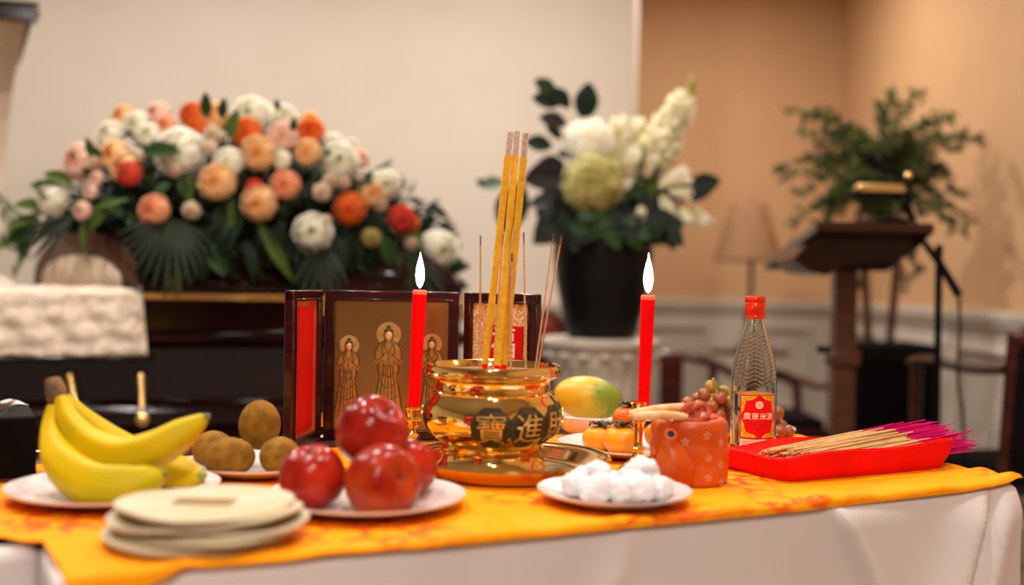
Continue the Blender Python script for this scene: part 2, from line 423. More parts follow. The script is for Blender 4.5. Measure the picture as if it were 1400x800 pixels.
# ------------------------------------------------------------------ the room
RX = 1.93; FY = 6.5; NY = 5.0; NX = .56; LX = -4.2; BY = -3.2
def struct(name, mb, m, **k):
    o = mb.build(name, m, **k); o['kind'] = 'structure'; return o
W = .12
struct('floor', MB().box(((LX + RX) / 2, (BY + FY) / 2, -.05), (RX - LX + .3, FY - BY + .3, .1)), 'carpet', smooth=False)
struct('ceiling', MB().box(((LX + RX) / 2, (BY + FY) / 2, CEIL + .05), (RX - LX + .3, FY - BY + .3, .1)), 'ceil', smooth=False)
wb = MB(); nx0 = NX - .05
pts = [(LX, NY)] + [(nx0 + .05 * sin(a), NY + .05 - .05 * cos(a)) for a in [pi / 2 * k / 6 for k in range(7)]] + [(NX, FY)]
wb.grid([[(x, y, 0) for x, y in pts], [(x, y, CEIL) for x, y in pts]])
wb.box(((LX + NX) / 2 - .1, NY + .5, CEIL / 2), (NX - LX - .3, .8, CEIL))
struct('wall_back', wb, 'wall_cream')
struct('wall_alcove', MB().box(((NX + RX) / 2, FY + W / 2, CEIL / 2), (RX - NX + .2, W, CEIL)), 'wall_dim_tan', smooth=False)
struct('wall_right', MB().box((RX + W / 2, (BY + FY) / 2, CEIL / 2), (W, FY - BY, CEIL)), 'wall_dim_tan', smooth=False)
struct('wall_left', MB().box((LX - W / 2, (BY + NY) / 2, CEIL / 2), (W, NY - BY + .1, CEIL)), 'wall_cream', smooth=False)
struct('wall_front', MB().box(((LX + RX) / 2, BY - W / 2, CEIL / 2), (RX - LX + .2, W, CEIL)), 'wall_rear', smooth=False)

trim_n = [0]
def trim(mb, m='panel', **k):
    trim_n[0] += 1
    return struct('trim_%d' % trim_n[0], mb, m, **k)
RAIL = .925
def wainscot(p0, p1, nrm, panels):
    p0 = Vector((*p0, 0)); p1 = Vector((*p1, 0)); d = (p1 - p0); L = d.length; d.normalize(); n = Vector((*nrm, 0))
    rz = atan2(d.y, d.x)
    def bar(s, z, w_, h, t):
        c = p0 + d * s + n * (t / 2); return MB().box((c.x, c.y, z), (w_, t, h), rz)
    trim(bar(L / 2, (RAIL - .03) / 2, L, RAIL - .03, .012), smooth=False)        # sheet
    r = bar(L / 2, RAIL - .02, L, .04, .045); r.box(*((p0 + d * (L / 2) + n * .0175).x, (p0 + d * (L / 2) + n * .0175).y, RAIL - .052) and [((p0 + d * (L / 2) + n * .0175).x, (p0 + d * (L / 2) + n * .0175).y, RAIL - .052), (L, .035, .03), rz])
    trim(r, bevel=.006)
    trim(bar(L / 2, .07, L, .14, .03), bevel=.005)
    w_ = (L - .16 * (panels + 1)) / panels
    for k in range(panels):
        s0 = .16 + k * (w_ + .16); m = MB()
        for (s, z, a, h) in ((s0 + w_ / 2, .765, w_, .028), (s0 + w_ / 2, .25, w_, .028), (s0 + .014, .508, .028, .515), (s0 + w_ - .014, .508, .028, .515)):
            c = p0 + d * s + n * .022; m.box((c.x, c.y, z), (a, .026, h), rz)
        trim(m, bevel=.006)
wainscot((NX + .01, FY), (RX, FY), (0, -1), 2)
wainscot((RX, FY), (RX, .5), (-1, 0), 7)
wainscot((LX, NY), (NX - .04, NY), (0, -1), 6)
wainscot((NX, NY + .06), (NX, FY), (1, 0), 2)

for (x, y, wt) in LAMPS:
    t = thing('ceiling_light', 'round recessed warm downlight in the ceiling', 'ceiling light', (x, y, CEIL), group='recessed downlights in the ceiling')
    MB().lathe([(.055, -.001), (.06, -.012), (.085, -.010), (.09, -.0005)], 24).build('frame', 'lamp_ring', t)
    ld = bpy.data.lights.new('downlight', 'AREA'); ld.shape = 'DISK'; ld.size = .11; ld.energy = wt; ld.color = WARM
    lo = bpy.data.objects.new('downlight', ld); COL.objects.link(lo); lo.parent = t; lo.location = (0, 0, -.014)

# ------------------------------------------------------------------ table and cloths
S1R = 1.30; S1L = .094; S2F = .998; S2B = 1.76; S2FL = 1.135
def rrect(hx, hy, r, seg=8, step=.02):
    out = []
    cs = [(hx - r, -hy + r, -pi / 2), (hx - r, hy - r, 0), (-hx + r, hy - r, pi / 2), (-hx + r, -hy + r, pi)]
    for i, (cx, cy, a0) in enumerate(cs):
        for k in range(seg + 1):
            a = a0 + (pi / 2) * k / seg; out.append((cx + r * cos(a), cy + r * sin(a), cos(a), sin(a)))
        nx_ = cs[(i + 1) % 4]; a1 = a0 + pi / 2
        x0, y0 = cx + r * cos(a1), cy + r * sin(a1)
        x1, y1 = nx_[0] + r * cos(nx_[2]), nx_[1] + r * sin(nx_[2])
        n = max(2, int(hypot(x1 - x0, y1 - y0) / step))
        for k in range(1, n):
            u = k / n; out.append((x0 + (x1 - x0) * u, y0 + (y1 - y0) * u, cos(a1), sin(a1)))
    return out
def covered_table(s1l, s1r, s2f, s2b, lab_t, lab_c, main):
    ctr = tb((s1l + s1r) / 2, (s2f + s2b) / 2, 0)
    hw, hd = (s1r - s1l) / 2, (s2b - s2f) / 2
    t = thing('folding_table', lab_t, 'table', ctr, YAW)
    MB().box((0, 0, TZ - .02), (2 * hw - .02, 2 * hd - .02, .028)).build('tabletop', 'rose', t, smooth=False)
    for sx in (-1, 1):
        for sy in (-1, 1):
            MB().tube([(sx * (hw - .12), sy * (hd - .1), 0), (sx * (hw - .12), sy * (hd - .1), TZ - .034)], .016, 10).build('leg', 'black', t)
    per = rrect(hw, hd, .012, 8, .006)
    def fold(x, y, nx_, ny_, z):
        dz = TZ - z; k = min(1, dz / .5); v = 0
        if not main: return (.006 * sin(x * 17) * k) if ny_ < -.5 else 0
        if ny_ < -.5:
            v += .008 * sin(x * 13 + 1.0) * k + .005 * sin(x * 31 + 2) * k
            c1 = x - (hw - .336 + dz * .56); q1 = min(1, dz / .02); v += (.010 * math.exp(-(c1 / .011) ** 2) + .016 * (1 / (1 + math.exp(-c1 / .008))) * math.exp(-max(0, c1) / .12)) * q1
            c2 = x - (hw - .044 - dz * .42); v += (.022 * math.exp(-(c2 / .06) ** 2) - .026 * math.exp(-(c2 / .013) ** 2)) * min(1, dz / .04)
            c3 = x - (-.02 - dz * .5); v += .008 * math.exp(-(c3 / .02) ** 2) * min(1, dz / .06)
        elif nx_ > .5:
            v += .02 * sin(y * 17 + .6) * k
        elif ny_ > .5: v += .015 * sin(x * 14) * k
        return v + .02 * k
    rows = []
    for inset, z in ((.03, TZ), (.012, TZ), (.004, TZ - .001), (.001, TZ - .003)):
        rows.append([(x - nx_ * inset, y - ny_ * inset, z) for x, y, nx_, ny_ in per])
    for k in range(30):
        z = TZ - .008 - (TZ - .06) * (k / 29.0) ** 1.4
        rows.append([(x + nx_ * (.003 + fold(x, y, nx_, ny_, z)), y + ny_ * (.003 + fold(x, y, nx_, ny_, z)), z) for x, y, nx_, ny_ in per])
    mb = MB(); mb.grid(rows, cu=True); mb.cap(rows[0], True)
    o = mb.build('tablecloth', 'cloth', None, loc=ctr, rot=(0, 0, YAW)); tag(o, lab_c, 'tablecloth')
covered_table(S1L, S1R, S2F, S2B, 'long rectangular table hidden under the large white tablecloth', 'floor-length white tablecloth with soft creases filling the bottom of the photo', True)
covered_table(-.9, S1L - .006, S2FL, S2B, 'second table set back at the lower left, hidden by its cloth', 'white tablecloth of the set-back table in the lower left corner', False)

# yellow altar cloth
def ybound(s1):
    P = [(-.3, 1.15), (.0, 1.15), (.055, 1.150), (.075, 1.132), (.0935, 1.12), (.0945, 1.10), (.100, .950), (.13, .965), (.17, .983), (.2, .992), (.26, .990), (.5, .988),
         (.9, .986), (1.2, .988), (1.285, .992), (1.32, .998)]
    if s1 <= P[0][0]: return P[0][1]
    for a, b_ in zip(P, P[1:]):
        if s1 <= b_[0]: return a[1] + (b_[1] - a[1]) * (s1 - a[0]) / (b_[0] - a[0])
    return P[-1][1]
rows = []
yback = 1.60
s_list = [-.2 + .02 * k for k in range(13)] + [.06 + .004 * k for k in range(35)] + [.2 + .018 * k for k in range(62)]
s_list = sorted(set(round(s, 4) for s in s_list if s <= 1.306)) + [1.312]
for j in range(90):
    row = []
    for s1 in s_list:
        bnd = ybound(s1); u = (j / 89.0); u = 1 - (1 - u) ** 1.8
        q = yback + (bnd - yback) * u
        wr = 0.0
        edge = math.exp(-((q - bnd) / .022) ** 2)
        wr += .0035 * edge * (1 + .6 * sin(s1 * 40))
        wr += .0012 * (sin(s1 * 37 + q * 60) + sin(s1 * 91 - q * 35)) * math.exp(-((q - bnd) / .07) ** 2)
        curl = max(0, (s1 - 1.18) / .12)
        wr += curl * (.006 * max(0, sin(q * 60 + 1)) * (1 if 1.02 < q < 1.2 else .2) + .003 * max(0, sin(s1 * 130 + q * 40)))
        z = TZ + .0022 + max(0, wr); s2 = q
        if q < S2F:                    # hangs over the front edge
            a = S2F - q; r_ = .006
            if a < r_ * 1.57: s2 = S2F - r_ * sin(a / r_) - .003; z = TZ + .0022 - r_ * (1 - cos(a / r_)) + max(0, wr) * .5
            else: s2 = S2F - r_ - .003 - .2 * (a - r_ * 1.57) ; z = TZ + .0022 - r_ - (a - r_ * 1.57)
        row.append(tb(s1, s2, z))
    rows.append(row)
o = MB().grid(rows).build('altar_cloth', 'yellow', None, solid=.0014)
tag(o, 'bright golden yellow altar cloth with red print spread over the white tablecloth', 'cloth')

ZS = TZ + .0035   # surface on the yellow cloth

def plate(px, py_or_d, r, label, group=None, name='plate', x=None, y=None, h=.016, m='china'):
    t = thing(name, label, 'plate', (x, y, ZS), 0, group)
    prof = [(0, .0045), (r * .55, .0045), (r * .66, .006), (r * .8, h * .72), (r * .97, h), (r, h + .0008), (r * .995, h - .0022),
            (r * .82, h * .5), (r * .64, .0012), (r * .6, 0), (0, 0)]
    MB().lathe(prof, 72).build('dish', m, t, weld=1e-5)
    MB().lathe([(r * .60, .0003), (r * .62, .0022), (r * .655, .0024)], 64).build('foot_ring', m, t, weld=1e-5)
    return t

# banana plate + bananas
plate(0, 0, .118, 'white dinner plate under the bananas at the left', 'white dinner plates', x=-.4536, y=1.262)
plate(0, 0, .095, 'white plate under the brown kiwis', 'white dinner plates', x=-.330, y=1.44)
plate(0, 0, .112, 'white plate under the pile of red apples', 'white dinner plates', x=-.160, y=1.235)
plate(0, 0, .0905, 'small white plate piled with white sugar lumps in front of the censer', 'white dinner plates', x=.124, y=1.285)
plate(0, 0, .115, 'white plate under the orange persimmons', 'white dinner plates', x=.188, y=1.66)
plate(0, 0, .098, 'white plate under the grapes behind the bottle', 'white dinner plates', x=.386, y=1.865)

bt = thing('banana_bunch', 'bunch of yellow bananas joined at a brown crown on the left plate', 'bananas', (-.4536, 1.262, ZS))
org = Vector((-.4536, 1.262, ZS))
def banana(path, label=None):
    P = [tuple(at(a, b_, d) - org) + (r * d / F,) for a, b_, d, r in path]
    S = spl(P, 30)
    pts = [Vector(p[:3]) for p in S]; rad = [p[3] for p in S]
    mb = MB()
    rows = []; t0 = (pts[1] - pts[0]).normalized(); nrm = t0.cross(Vector((0, 1, 0))).normalized()
    for i in range(30):
        t_ = (pts[min(i + 1, 29)] - pts[max(i - 1, 0)]).normalized(); nrm = (nrm - t_ * nrm.dot(t_)).normalized(); bn = t_.cross(nrm)
        rows.append([pts[i] + (nrm * cos(a) + bn * sin(a)) * rad[i] * (1 + .045 * cos(5 * a + .6)) for a in [2 * pi * k / 30 for k in range(30)]])
    mb.grid(rows, cu=True)
    o = mb.build('banana', 'banana', bt, label=label)
    e = MB(); last = pts[-1]; dr = (pts[-1] - pts[-2]).normalized()
    e.tube([last - dr * .002, last + dr * .003, last + dr * .006], [rad[-1] * 1.02, rad[-1] * .8, rad[-1] * .35], 10)
    e.build('blossom_end', 'banana_end', o)
    return o
banana([(74, 556, 1.275, 9), (70, 590, 1.26, 14), (84, 632, 1.225, 25), (125, 662, 1.205, 31), (178, 664, 1.205, 29), (206, 655, 1.21, 21), (221, 648, 1.215, 9)])
banana([(84, 545, 1.28, 9), (94, 575, 1.265, 15), (122, 607, 1.25, 22), (165, 624, 1.24, 26), (212, 614, 1.24, 26), (250, 592, 1.245, 21), (272, 577, 1.25, 12), (281, 571, 1.25, 6)])
banana([(88, 543, 1.30, 8), (112, 568, 1.305, 12), (152, 600, 1.31, 17), (200, 630, 1.31, 22), (240, 646, 1.30, 23), (264, 651, 1.295, 18), (276, 650, 1.29, 8)])
P = [at(72, 518, 1.29) - org, at(76, 532, 1.287) - org, at(80, 548, 1.285) - org, at(80, 562, 1.285) - org]
MB().tube(P, [.010, .0135, .0135, .008], 9, flat=.7).build('stem', 'banana_stem', bt)

# kiwis
def ellipsoid_part(name, m, c, r, tilt, label, cat, group):
    t = thing(name, label, cat, c, 0, group)
    return t
def kiwi(px, py, d, r, tilt, label):
    c = at(px, py, d)
    t = thing('kiwi', label, 'kiwi', c, 0, 'kiwis on the white plate'); t.rotation_euler = tilt
    MB().sphere((0, 0, 0), r, 28, 18, lambda q: 1 - .05 * q.z * q.z).build('skin', 'kiwi', t)
    MB().lathe([(.0, .0005), (.003, .0), (.0035, -.002)], 10, (0, 0, r[2] * .955)).build('stem_scar', 'banana_stem', t)
kiwi(355, 581, 1.455, (.0275, .0275, .035), (.05, .03, 0), 'brown kiwi standing upright on top of the others')
kiwi(313, 625, 1.39, (.033, .027, .0265), (0, 0, .2), 'brown kiwi lying at the front left of the plate, largest')
kiwi(291, 614, 1.455, (.0265, .03, .0255), (0, 0, 0), 'brown kiwi half hidden behind the front left kiwi')
kiwi(383, 624, 1.405, (.0262, .028, .0262), (0, .2, 0), 'brown kiwi at the right of the plate, partly behind an apple')

# apples
def apple(px, py, d, r, tilt, m, label):
    c = at(px, py, d)
    t = thing('apple', label, 'apple', c, 0, 'red apples piled on the plate'); t.rotation_euler = tilt
    def prof(q):
        a = math.acos(max(-1, min(1, q.z)))
        rr = 1.0 - .28 * math.exp(-(a / .38) ** 2) - .14 * math.exp(-((pi - a) / .35) ** 2) - .08 * (a / pi) ** 2
        az = atan2(q.y, q.x)
        return rr * (1 + .018 * cos(5 * az) * (a / pi))
    MB().sphere((0, 0, 0), (r, r, r * 1.02), 40, 28, prof).build('skin', m, t)
    MB().tube([(0, 0, r * .68), (0, .001, r * .86), (.003, .002, r * 1.02)], [.0012, .001, .0016], 6).build('stem', 'stalk', t)
    MB().lathe([(.001, 0), (.004, .001), (.0055, -.001)], 8, (0, 0, -r * .80)).build('calyx', 'stalk', t)
apple(427, 653, 1.205, .0375, (.25, -.1, 0), 'apple', 'dark red apple at the left of the pile, sitting upright')
apple(523, 660, 1.185, .0425, (1.0, .9, .2), 'apple2', 'orange-red apple lying at the front right of the pile')
apple(508, 591, 1.25, .0425, (.55, .5, .3), 'apple', 'large red apple resting on top of the pile')
apple(556, 638, 1.272, .0365, (-.2, .3, 0), 'apple', 'red apple mostly hidden behind the front right one')

# stack of round joss paper
cx_, cy_ = -.298, 1.075
off = [(.000, .0, .080, 0), (-.006, .002, .088, .010), (.010, -.004, .082, -.008), (.022, .004, .080, .02), (-.004, .003, .084, -.015), (.016, .006, .080, .02), (.001, .006, .085, .0)]
zz = ZS
cy_ = 1.064
for i, (dx, dy, r, tl) in enumerate(off):
    t = thing('joss_paper_disc', ['bottom round of cream joss paper in the stack', 'cream joss paper round, second from the bottom, pushed left', 'cream joss paper round, third from the bottom', 'cream joss paper round, fourth from the bottom, sticking out to the right', 'cream joss paper round, fifth from the bottom', 'cream joss paper round just below the top one', 'topmost cream joss paper round bearing a dull foil square'][i], 'joss paper', (cx_ + dx, cy_ + dy, zz), 0, 'stack of round joss paper')
    ph = rnd(0, 6); rows = []
    n = 64
    def pt(rr, k, z):
        a = 2 * pi * k / n; q = (rr / r) ** 2
        wob = 1 + .012 * sin(3 * a + ph) + .006 * sin(8 * a + ph)
        return (rr * wob * cos(a), rr * wob * sin(a), z + q * ([.0, .001, .001, .0015, .0015, .002, .002][i] * (1 + sin(2 * a + ph)) + .0008 * sin(5 * a + ph)) )
    for rr in (.001, r * .3, r * .6, r * .85, r * .97): rows.append([pt(rr, k, .0045) for k in range(n)])
    rows.append([pt(r, k, .0035) for k in range(n)]); rows.append([pt(r * .995, k, .0008) for k in range(n)])
    for rr in (r * .9, r * .5, .001): rows.append([pt(rr, k, 0) for k in range(n)])
    MB().grid(rows, cu=True).build('paper', 'paper', t)
    if i == 6:
        MB().box((.0, .0, .0052), (.058, .028, .0016)).build('foil_square', 'foil', t, smooth=False, label='dull gold foil patch')
    zz += .0052

# sugar lumps
k = 0
pc = Vector((.124, 1.285, ZS))
lumps = [(-.045, .004, .020, .014), (-.028, .020, .024, .018), (-.012, .002, .022, .015), (-.022, -.022, .022, .014), (-.024, .010, .020, .016), (.016, .022, .020, .014),
         (.030, .006, .026, .022), (.028, -.020, .022, .015), (.050, -.008, .020, .013), (.004, -.022, .020, .012), (.048, .018, .018, .012), (-.002, .034, .018, .012),
         (-.020, .008, .017, .030), (.032, .004, .019, .036), (.022, -.008, .015, .026), (-.036, .012, .014, .024)]
for i, (x, y, r, z) in enumerate(lumps):
    t = None
    ph = [rnd(0, 6) for _ in range(4)]
    mb = MB().sphere((0, 0, 0), (r, r * .9, r * .75), 18, 12, lambda q: 1 + .10 * sin(5 * q.x + ph[0]) * sin(4 * q.y + ph[1]) + .07 * sin(9 * q.z + 7 * q.x + ph[2]) + .04 * sin(17 * q.y + ph[3]))
    o = mb.build('sugar_lump', 'sugar', None, loc=pc + Vector((x, y, .006 + max(z * .9, r * .62))), rot=(rnd(-.3, .3), rnd(-.3, .3), rnd(0, 6)))
    tag(o, 'rough white sugar lump heaped on the small front plate', 'sugar lump', 'white lumps on the small plate')

# ------------------------------------------------------------------ brass tray, censer, incense
TX, TY = -.001, 1.48
t = thing('brass_tray', 'round shallow polished brass tray under the incense censer', 'tray', (TX, TY, ZS))
MB().lathe([(0, .003), (.095, .003), (.106, .006), (.118, .017), (.128, .021), (.134, .0215), (.1365, .019), (.134, .015), (.122, .003), (.112, 0), (0, 0)], 96).build('dish', 'tray', t, weld=1e-5)
MB().lathe([(.1345, .0225), (.1372, .0235), (.139, .0205), (.1365, .0178)], 96).build('rim', 'brass', t, weld=1e-5)
BX, BYY = -.0235, 1.478
cz = ZS + .0035
cen = thing('incense_censer', 'polished brass incense pot with raised characters on dark medallions', 'incense pot', (BX, BYY, cz))
prof = [(.0, .001), (.064, .001), (.073, .002), (.074, .007), (.069, .013), (.066, .020), (.066, .024), (.070, .027), (.070, .031), (.066, .034),
        (.075, .042), (.085, .052), (.0905, .064), (.092, .074), (.0905, .085), (.086, .094), (.081, .100), (.080, .103), (.0815, .105), (.080, .107), (.077, .109),
        (.0765, .118), (.079, .122), (.086, .125), (.0895, .127), (.091, .130), (.091, .139), (.0895, .1415), (.0865, .1405), (.084, .132), (.080, .126)]
MB().lathe(prof, 112).build('bowl', 'brass', cen, weld=1e-6)
MB().lathe([(0, .1315), (.05, .133), (.085, .131)], 48, fn=lambda r, z, t_: r).build('ash_bed', 'ash', cen)
MB().lathe([(.0915, .1275), (.0930, .1285), (.0930, .1300), (.0915, .1310)], 96).build('rim_band', 'brass', cen)
def r_at(z):
    for (r0, z0), (r1, z1) in zip(prof[9:], prof[10:]):
        if z0 <= z <= z1 and z1 > z0: return r0 + (r1 - r0) * (z - z0) / (z1 - z0)
    return .09
def wrapc(th0, z0):
    def f(co):
        z = z0 + co.y; th = -pi / 2 + th0 + co.x / .092; r = r_at(z) + co.z
        return Vector((r * cos(th), r * sin(th), z))
    return f
CH = {0.0: '\u5bf6', 0.56: '\u9032', 1.12: '\u8ca1', 1.68: '\u62db', -1.7: '\u8ca1', -2.26: '\u62db', 2.8: '\u9032', 2.24: '\u5bf6'}
for th, ch in CH.items():
    me = bpy.data.meshes.new('med'); bm = bmesh.new()
    n = 8; rr = .0290
    ring = []
    for k in range(n):
        a = pi / 8 + k * pi / 4; ring.append((rr * cos(a), rr * sin(a)))
    vs_b = [bm.verts.new((x, y, .0004)) for x, y in ring]; vs_t = [bm.verts.new((x * .97, y * .97, .0022)) for x, y in ring]
    bm.faces.new(vs_t)
    for k in range(n): bm.faces.new((vs_b[k], vs_b[(k + 1) % n], vs_t[(k + 1) % n], vs_t[k]))
    bm.to_mesh(me); bm.free(); refine(me, .005, 5); warp(me, wrapc(th, .0655))
    md = link('medallion', me, 'dark_bronze', cen)
    tm = refine(text_mesh(ch, .042, .0012, 0), .005, 4)
    for v in tm.vertices: v.co.z += .0032
    warp(tm, wrapc(th, .0655))
    o = link('character', tm, 'gold_lite', md)
# incense sticks in the censer
def stick(name, p_top, p_bot, r, label, parts, group, n=8):
    a, b_ = Vector(p_bot), Vector(p_top); L = (b_ - a).length; d = (b_ - a).normalized()
    t = thing(name, label, 'incense stick', a, 0, group)
    t.rotation_mode = 'QUATERNION'; t.rotation_quaternion = d.to_track_quat('Z', 'Y')
    for (nm, m, u0, u1, k) in parts:
        MB().tube([(0, 0, L * u0), (0, 0, L * (u0 + u1) / 2), (0, 0, L * u1)], r * k, n).build(nm, m, t)
D0 = 1.478
zb = cz + .131
def top_bot(tx, ty, bx, by_, d1, d0=D0):
    return at(tx, ty, d1), at(bx, by_, d0)
g_ = 'lit incense sticks standing in the censer'
for (tx, bx, d1, d0, ty, lab) in ((698, 662, 1.50, 1.475, 181, 'left one of the three thick yellow joss sticks in the censer'),
                              (707, 679, 1.485, 1.455, 180, 'middle one of the three thick yellow joss sticks in the censer'),
                              (719, 688, 1.46, 1.48, 182, 'right one of the three thick yellow joss sticks in the censer')):
    a, b_ = top_bot(tx, ty, bx, 508, d1, d0)
    b_.z = zb - .003
    stick('thick_joss_stick', a, b_, .0049, lab, [('stick_foot', 'red_wax', 0, .045, .75), ('paste_body', 'joss_yellow', .04, .90, 1), ('ash_tip', 'joss_ash', .90, 1, .82)], g_, 12)
for (tx, ty, bx, d1, d0, lab) in ((657, 322, 656, 1.46, 1.46, 'thin red-brown incense stick leftmost in the censer, almost upright'),
                              (688, 320, 674, 1.52, 1.50, 'thin incense stick behind the thick yellow ones, leaning right'),
                              (700, 346, 698, 1.44, 1.44, 'thin brown incense stick just right of the thick yellow ones'),
                              (716, 318, 719, 1.50, 1.48, 'thin red-brown incense stick alone, right of the yellow ones'),
                              (757, 320, 731, 1.50, 1.49, 'left one of two thin sticks leaning right at the censer edge'),
                              (768, 322, 734, 1.46, 1.475, 'right one of two thin sticks leaning right at the censer edge')):
    a, b_ = top_bot(tx, ty, bx, 508, d1, d0); b_.z = zb - .002
    stick('thin_incense_stick', a, b_, .0012 if tx != 700 else .0016, lab, [('stick_body', 'stick_thin', 0, .93, 1), ('burnt_tip', 'stick_tip', .93, 1, .9)], g_, 6)
for (bx, by_) in ((668, 1.44), (684, 1.43), (693, 1.425)):
    p = at(bx, 503, by_); p.z = zb - .001
    stick('spent_stick_stub', p + Vector((rnd(-.004, .004), 0, .012)), p, .0013, 'short red stub of a burnt stick in the ash, before the yellow joss sticks', [('stub_body', 'red_wax', 0, 1, 1)], 'burnt stubs in the ash', 6)

# ------------------------------------------------------------------ candles
def candlestick(x, y, cup_z, lab):
    t = thing('candlestick', lab, 'candlestick', (x, y, ZS), 0, 'pair of brass candlesticks')
    h = cup_z - ZS
    pr = [(0, 0), (.024, 0), (.026, .003), (.024, .006), (.018, .010), (.012, .017), (.008, .022), (.0065, .026), (.009, .029), (.0095, .031), (.0065, .034), (.0055, .040),
          (.0062, h * .6), (.0072, h - .030), (.010, h - .027), (.0075, h - .024), (.008, h - .021), (.015, h - .0195), (.0160, h - .018), (.015, h - .0165), (.0095, h - .0150), (.0095, h - .012), (.0115, h), (.0100, h), (.0095, h - .010), (0, h - .010)]
    MB().lathe(pr, 48, fn=lambda r, z, a: r * (1 + (.05 * cos(10 * a) if z < .018 else 0))).build('stand', 'brass', t, weld=1e-6)
    MB().lathe([(.0112, h - .004), (.0124, h - .002), (.0112, h)], 32).build('cup_lip', 'brass', t)
    return t
def candle(base, top, r, lab, flame_h, lab2):
    d = (top - base); L = d.length
    t = thing('red_candle', lab, 'candle', base, 0, 'pair of lit red candles')
    t.rotation_mode = 'QUATERNION'; t.rotation_quaternion = d.normalized().to_track_quat('Z', 'Y')
    MB().lathe([(0, 0), (r * .82, 0), (r * .84, L * .2), (r, L * .93), (r * 1.0, L - .004), (r * .9, L), (r * .7, L - .0015), (0, L - .003)], 32).build('wax', 'red_wax', t)
    MB().lathe([(r * 1.01, L - .006), (r * 1.02, L - .002), (r * .9, L + .0005), (r * .72, L - .001)], 32).build('melted_rim', 'wax_pale', t)
    MB().tube([(0, 0, L - .004), (0, 0, L + .003), (.0008, 0, L + .007)], .0008, 6).build('wick', 'wick', t)
    fo = thing('candle_flame', lab2, 'flame', top + Vector((0, 0, .003)))
    fl = MB().lathe([(0.0002, 0), (.0035, .004), (.0060, .012), (.0066, .020), (.0056, .030), (.0034, .040), (.0014, .047), (.0001, flame_h)], 20).build('flame_body', 'flame', fo)
    ld = bpy.data.lights.new('candlelight', 'POINT'); ld.energy = .35; ld.color = (1, .62, .28); ld.shadow_soft_size = .012
    lo = bpy.data.objects.new('candlelight', ld); COL.objects.link(lo); lo.location = (0, 0, flame_h * .5); lo.parent = fo
    fl.visible_shadow = True
p1 = at(880, 549, 1.5); q1 = at(886, 404, 1.5)
candlestick(at(877, 549, 1.5).x - .003, 1.5, p1.z, 'brass candlestick beside the red teapot, holding the right candle')
candle(p1 - Vector((0, 0, .008)), q1, .0098, 'lit red candle on the right, above the teapot', .055, 'white flame of the right candle')
p2 = at(566, 556, 1.6); q2 = at(574, 397, 1.6)
candlestick(p2.x - .002, 1.6, p2.z, 'brass candlestick behind the apples, holding the left candle')
candle(p2 - Vector((0, 0, .008)), q2, .0104, 'lit red candle on the left, before the triptych', .053, 'white flame of the left candle')

# ------------------------------------------------------------------ triptych
trip = thing('triptych', 'dark wood triptych with three engraved gold deities in the centre panel', 'framed triptych', (-.19, 1.76, ZS))
H = .238
def panel(name, w_, pos, rot, m_in, mat_w=.0165):
    o = MB()
    fr = bpy.data.objects.new  # noqa
    root = MB()
    root.box((w_ / 2, .006, mat_w / 2), (w_, .014, mat_w)); root.box((w_ / 2, .006, H - mat_w / 2), (w_, .014, mat_w))
    root.box((mat_w / 2, .006, H / 2), (mat_w, .0139, H - .001)); root.box((w_ - mat_w / 2, .006, H / 2), (mat_w, .0139, H - .001))
    root.box((w_ / 2, .010, H / 2), (w_ - .004, .004, H - .004))
    f = root.build(name, 'rose_frame', trip, bevel=.002, loc=pos, rot=(0, 0, rot))
    inn = MB()
    for (c, d) in (((w_ / 2, -.0015, mat_w * .85), (w_ - mat_w * 1.2, .003, .003)), ((w_ / 2, -.0015, H - mat_w * .85), (w_ - mat_w * 1.2, .003, .003)),
                   ((mat_w * .85, -.0015, H / 2), (.003, .003, H - mat_w * 1.4)), ((w_ - mat_w * .85, -.0015, H / 2), (.003, .003, H - mat_w * 1.4))):
        inn.box(c, d)
    inn.build('bead_molding', 'rose_frame', f, bevel=.001)
    MB().box((w_ / 2, .006, H / 2), (w_ - 2 * mat_w, .003, H - 2 * mat_w)).build('picture', m_in, f, smooth=False)
    return f
M['rose_frame'] = wood('frame_rosewood', (.018, .003, .004), (.045, .005, .007), .18, .4, 12)
x0 = at(443, 500, 1.75).x + .19; x1 = at(626, 500, 1.75).x + .19
cp = panel('centre_frame', x1 - x0, (x0, -.01, 0), 0, 'gold_plate')
hx = at(633, 500, 1.75).x + .19
rp = panel('right_frame', .148, (hx, -.012, 0), R(-40), 'mosaic')
hx2 = at(440, 500, 1.75).x + .19
lp = panel('left_frame', .148, (hx2 - .148 * cos(R(83)), -.012 - .148 * sin(R(83)), 0), R(83), 'side_red')
for (x, y) in ((x1 + .003, -.006), (x0 - .003, -.006)):
    for z in (.03, H - .03):
        MB().tube([(x, y, z - .011), (x, y, z + .011)], .0028, 8).build('hinge', 'gold_bar', trip)
# red plaque with white strokes on the right panel
pq = MB().box((.082, .0030, .113), (.076, .003, .150)).build('plaque', 'plaque_red', rp, smooth=False, bevel=.0006)
for ch, z in (('\u798f', .162), ('\u58fd', .112), ('\u5eb7', .064)):
    me = text_mesh(ch, .052, .0004)
    link('character', me, 'white_ink', pq, loc=(.082, .0012, z), rot=(pi / 2, 0, 0))
# strip on left panel
MB().box((.074, .0035, H / 2), (.07, .002, H - .05)).build('red_strip', 'plaque_red', lp, smooth=False)

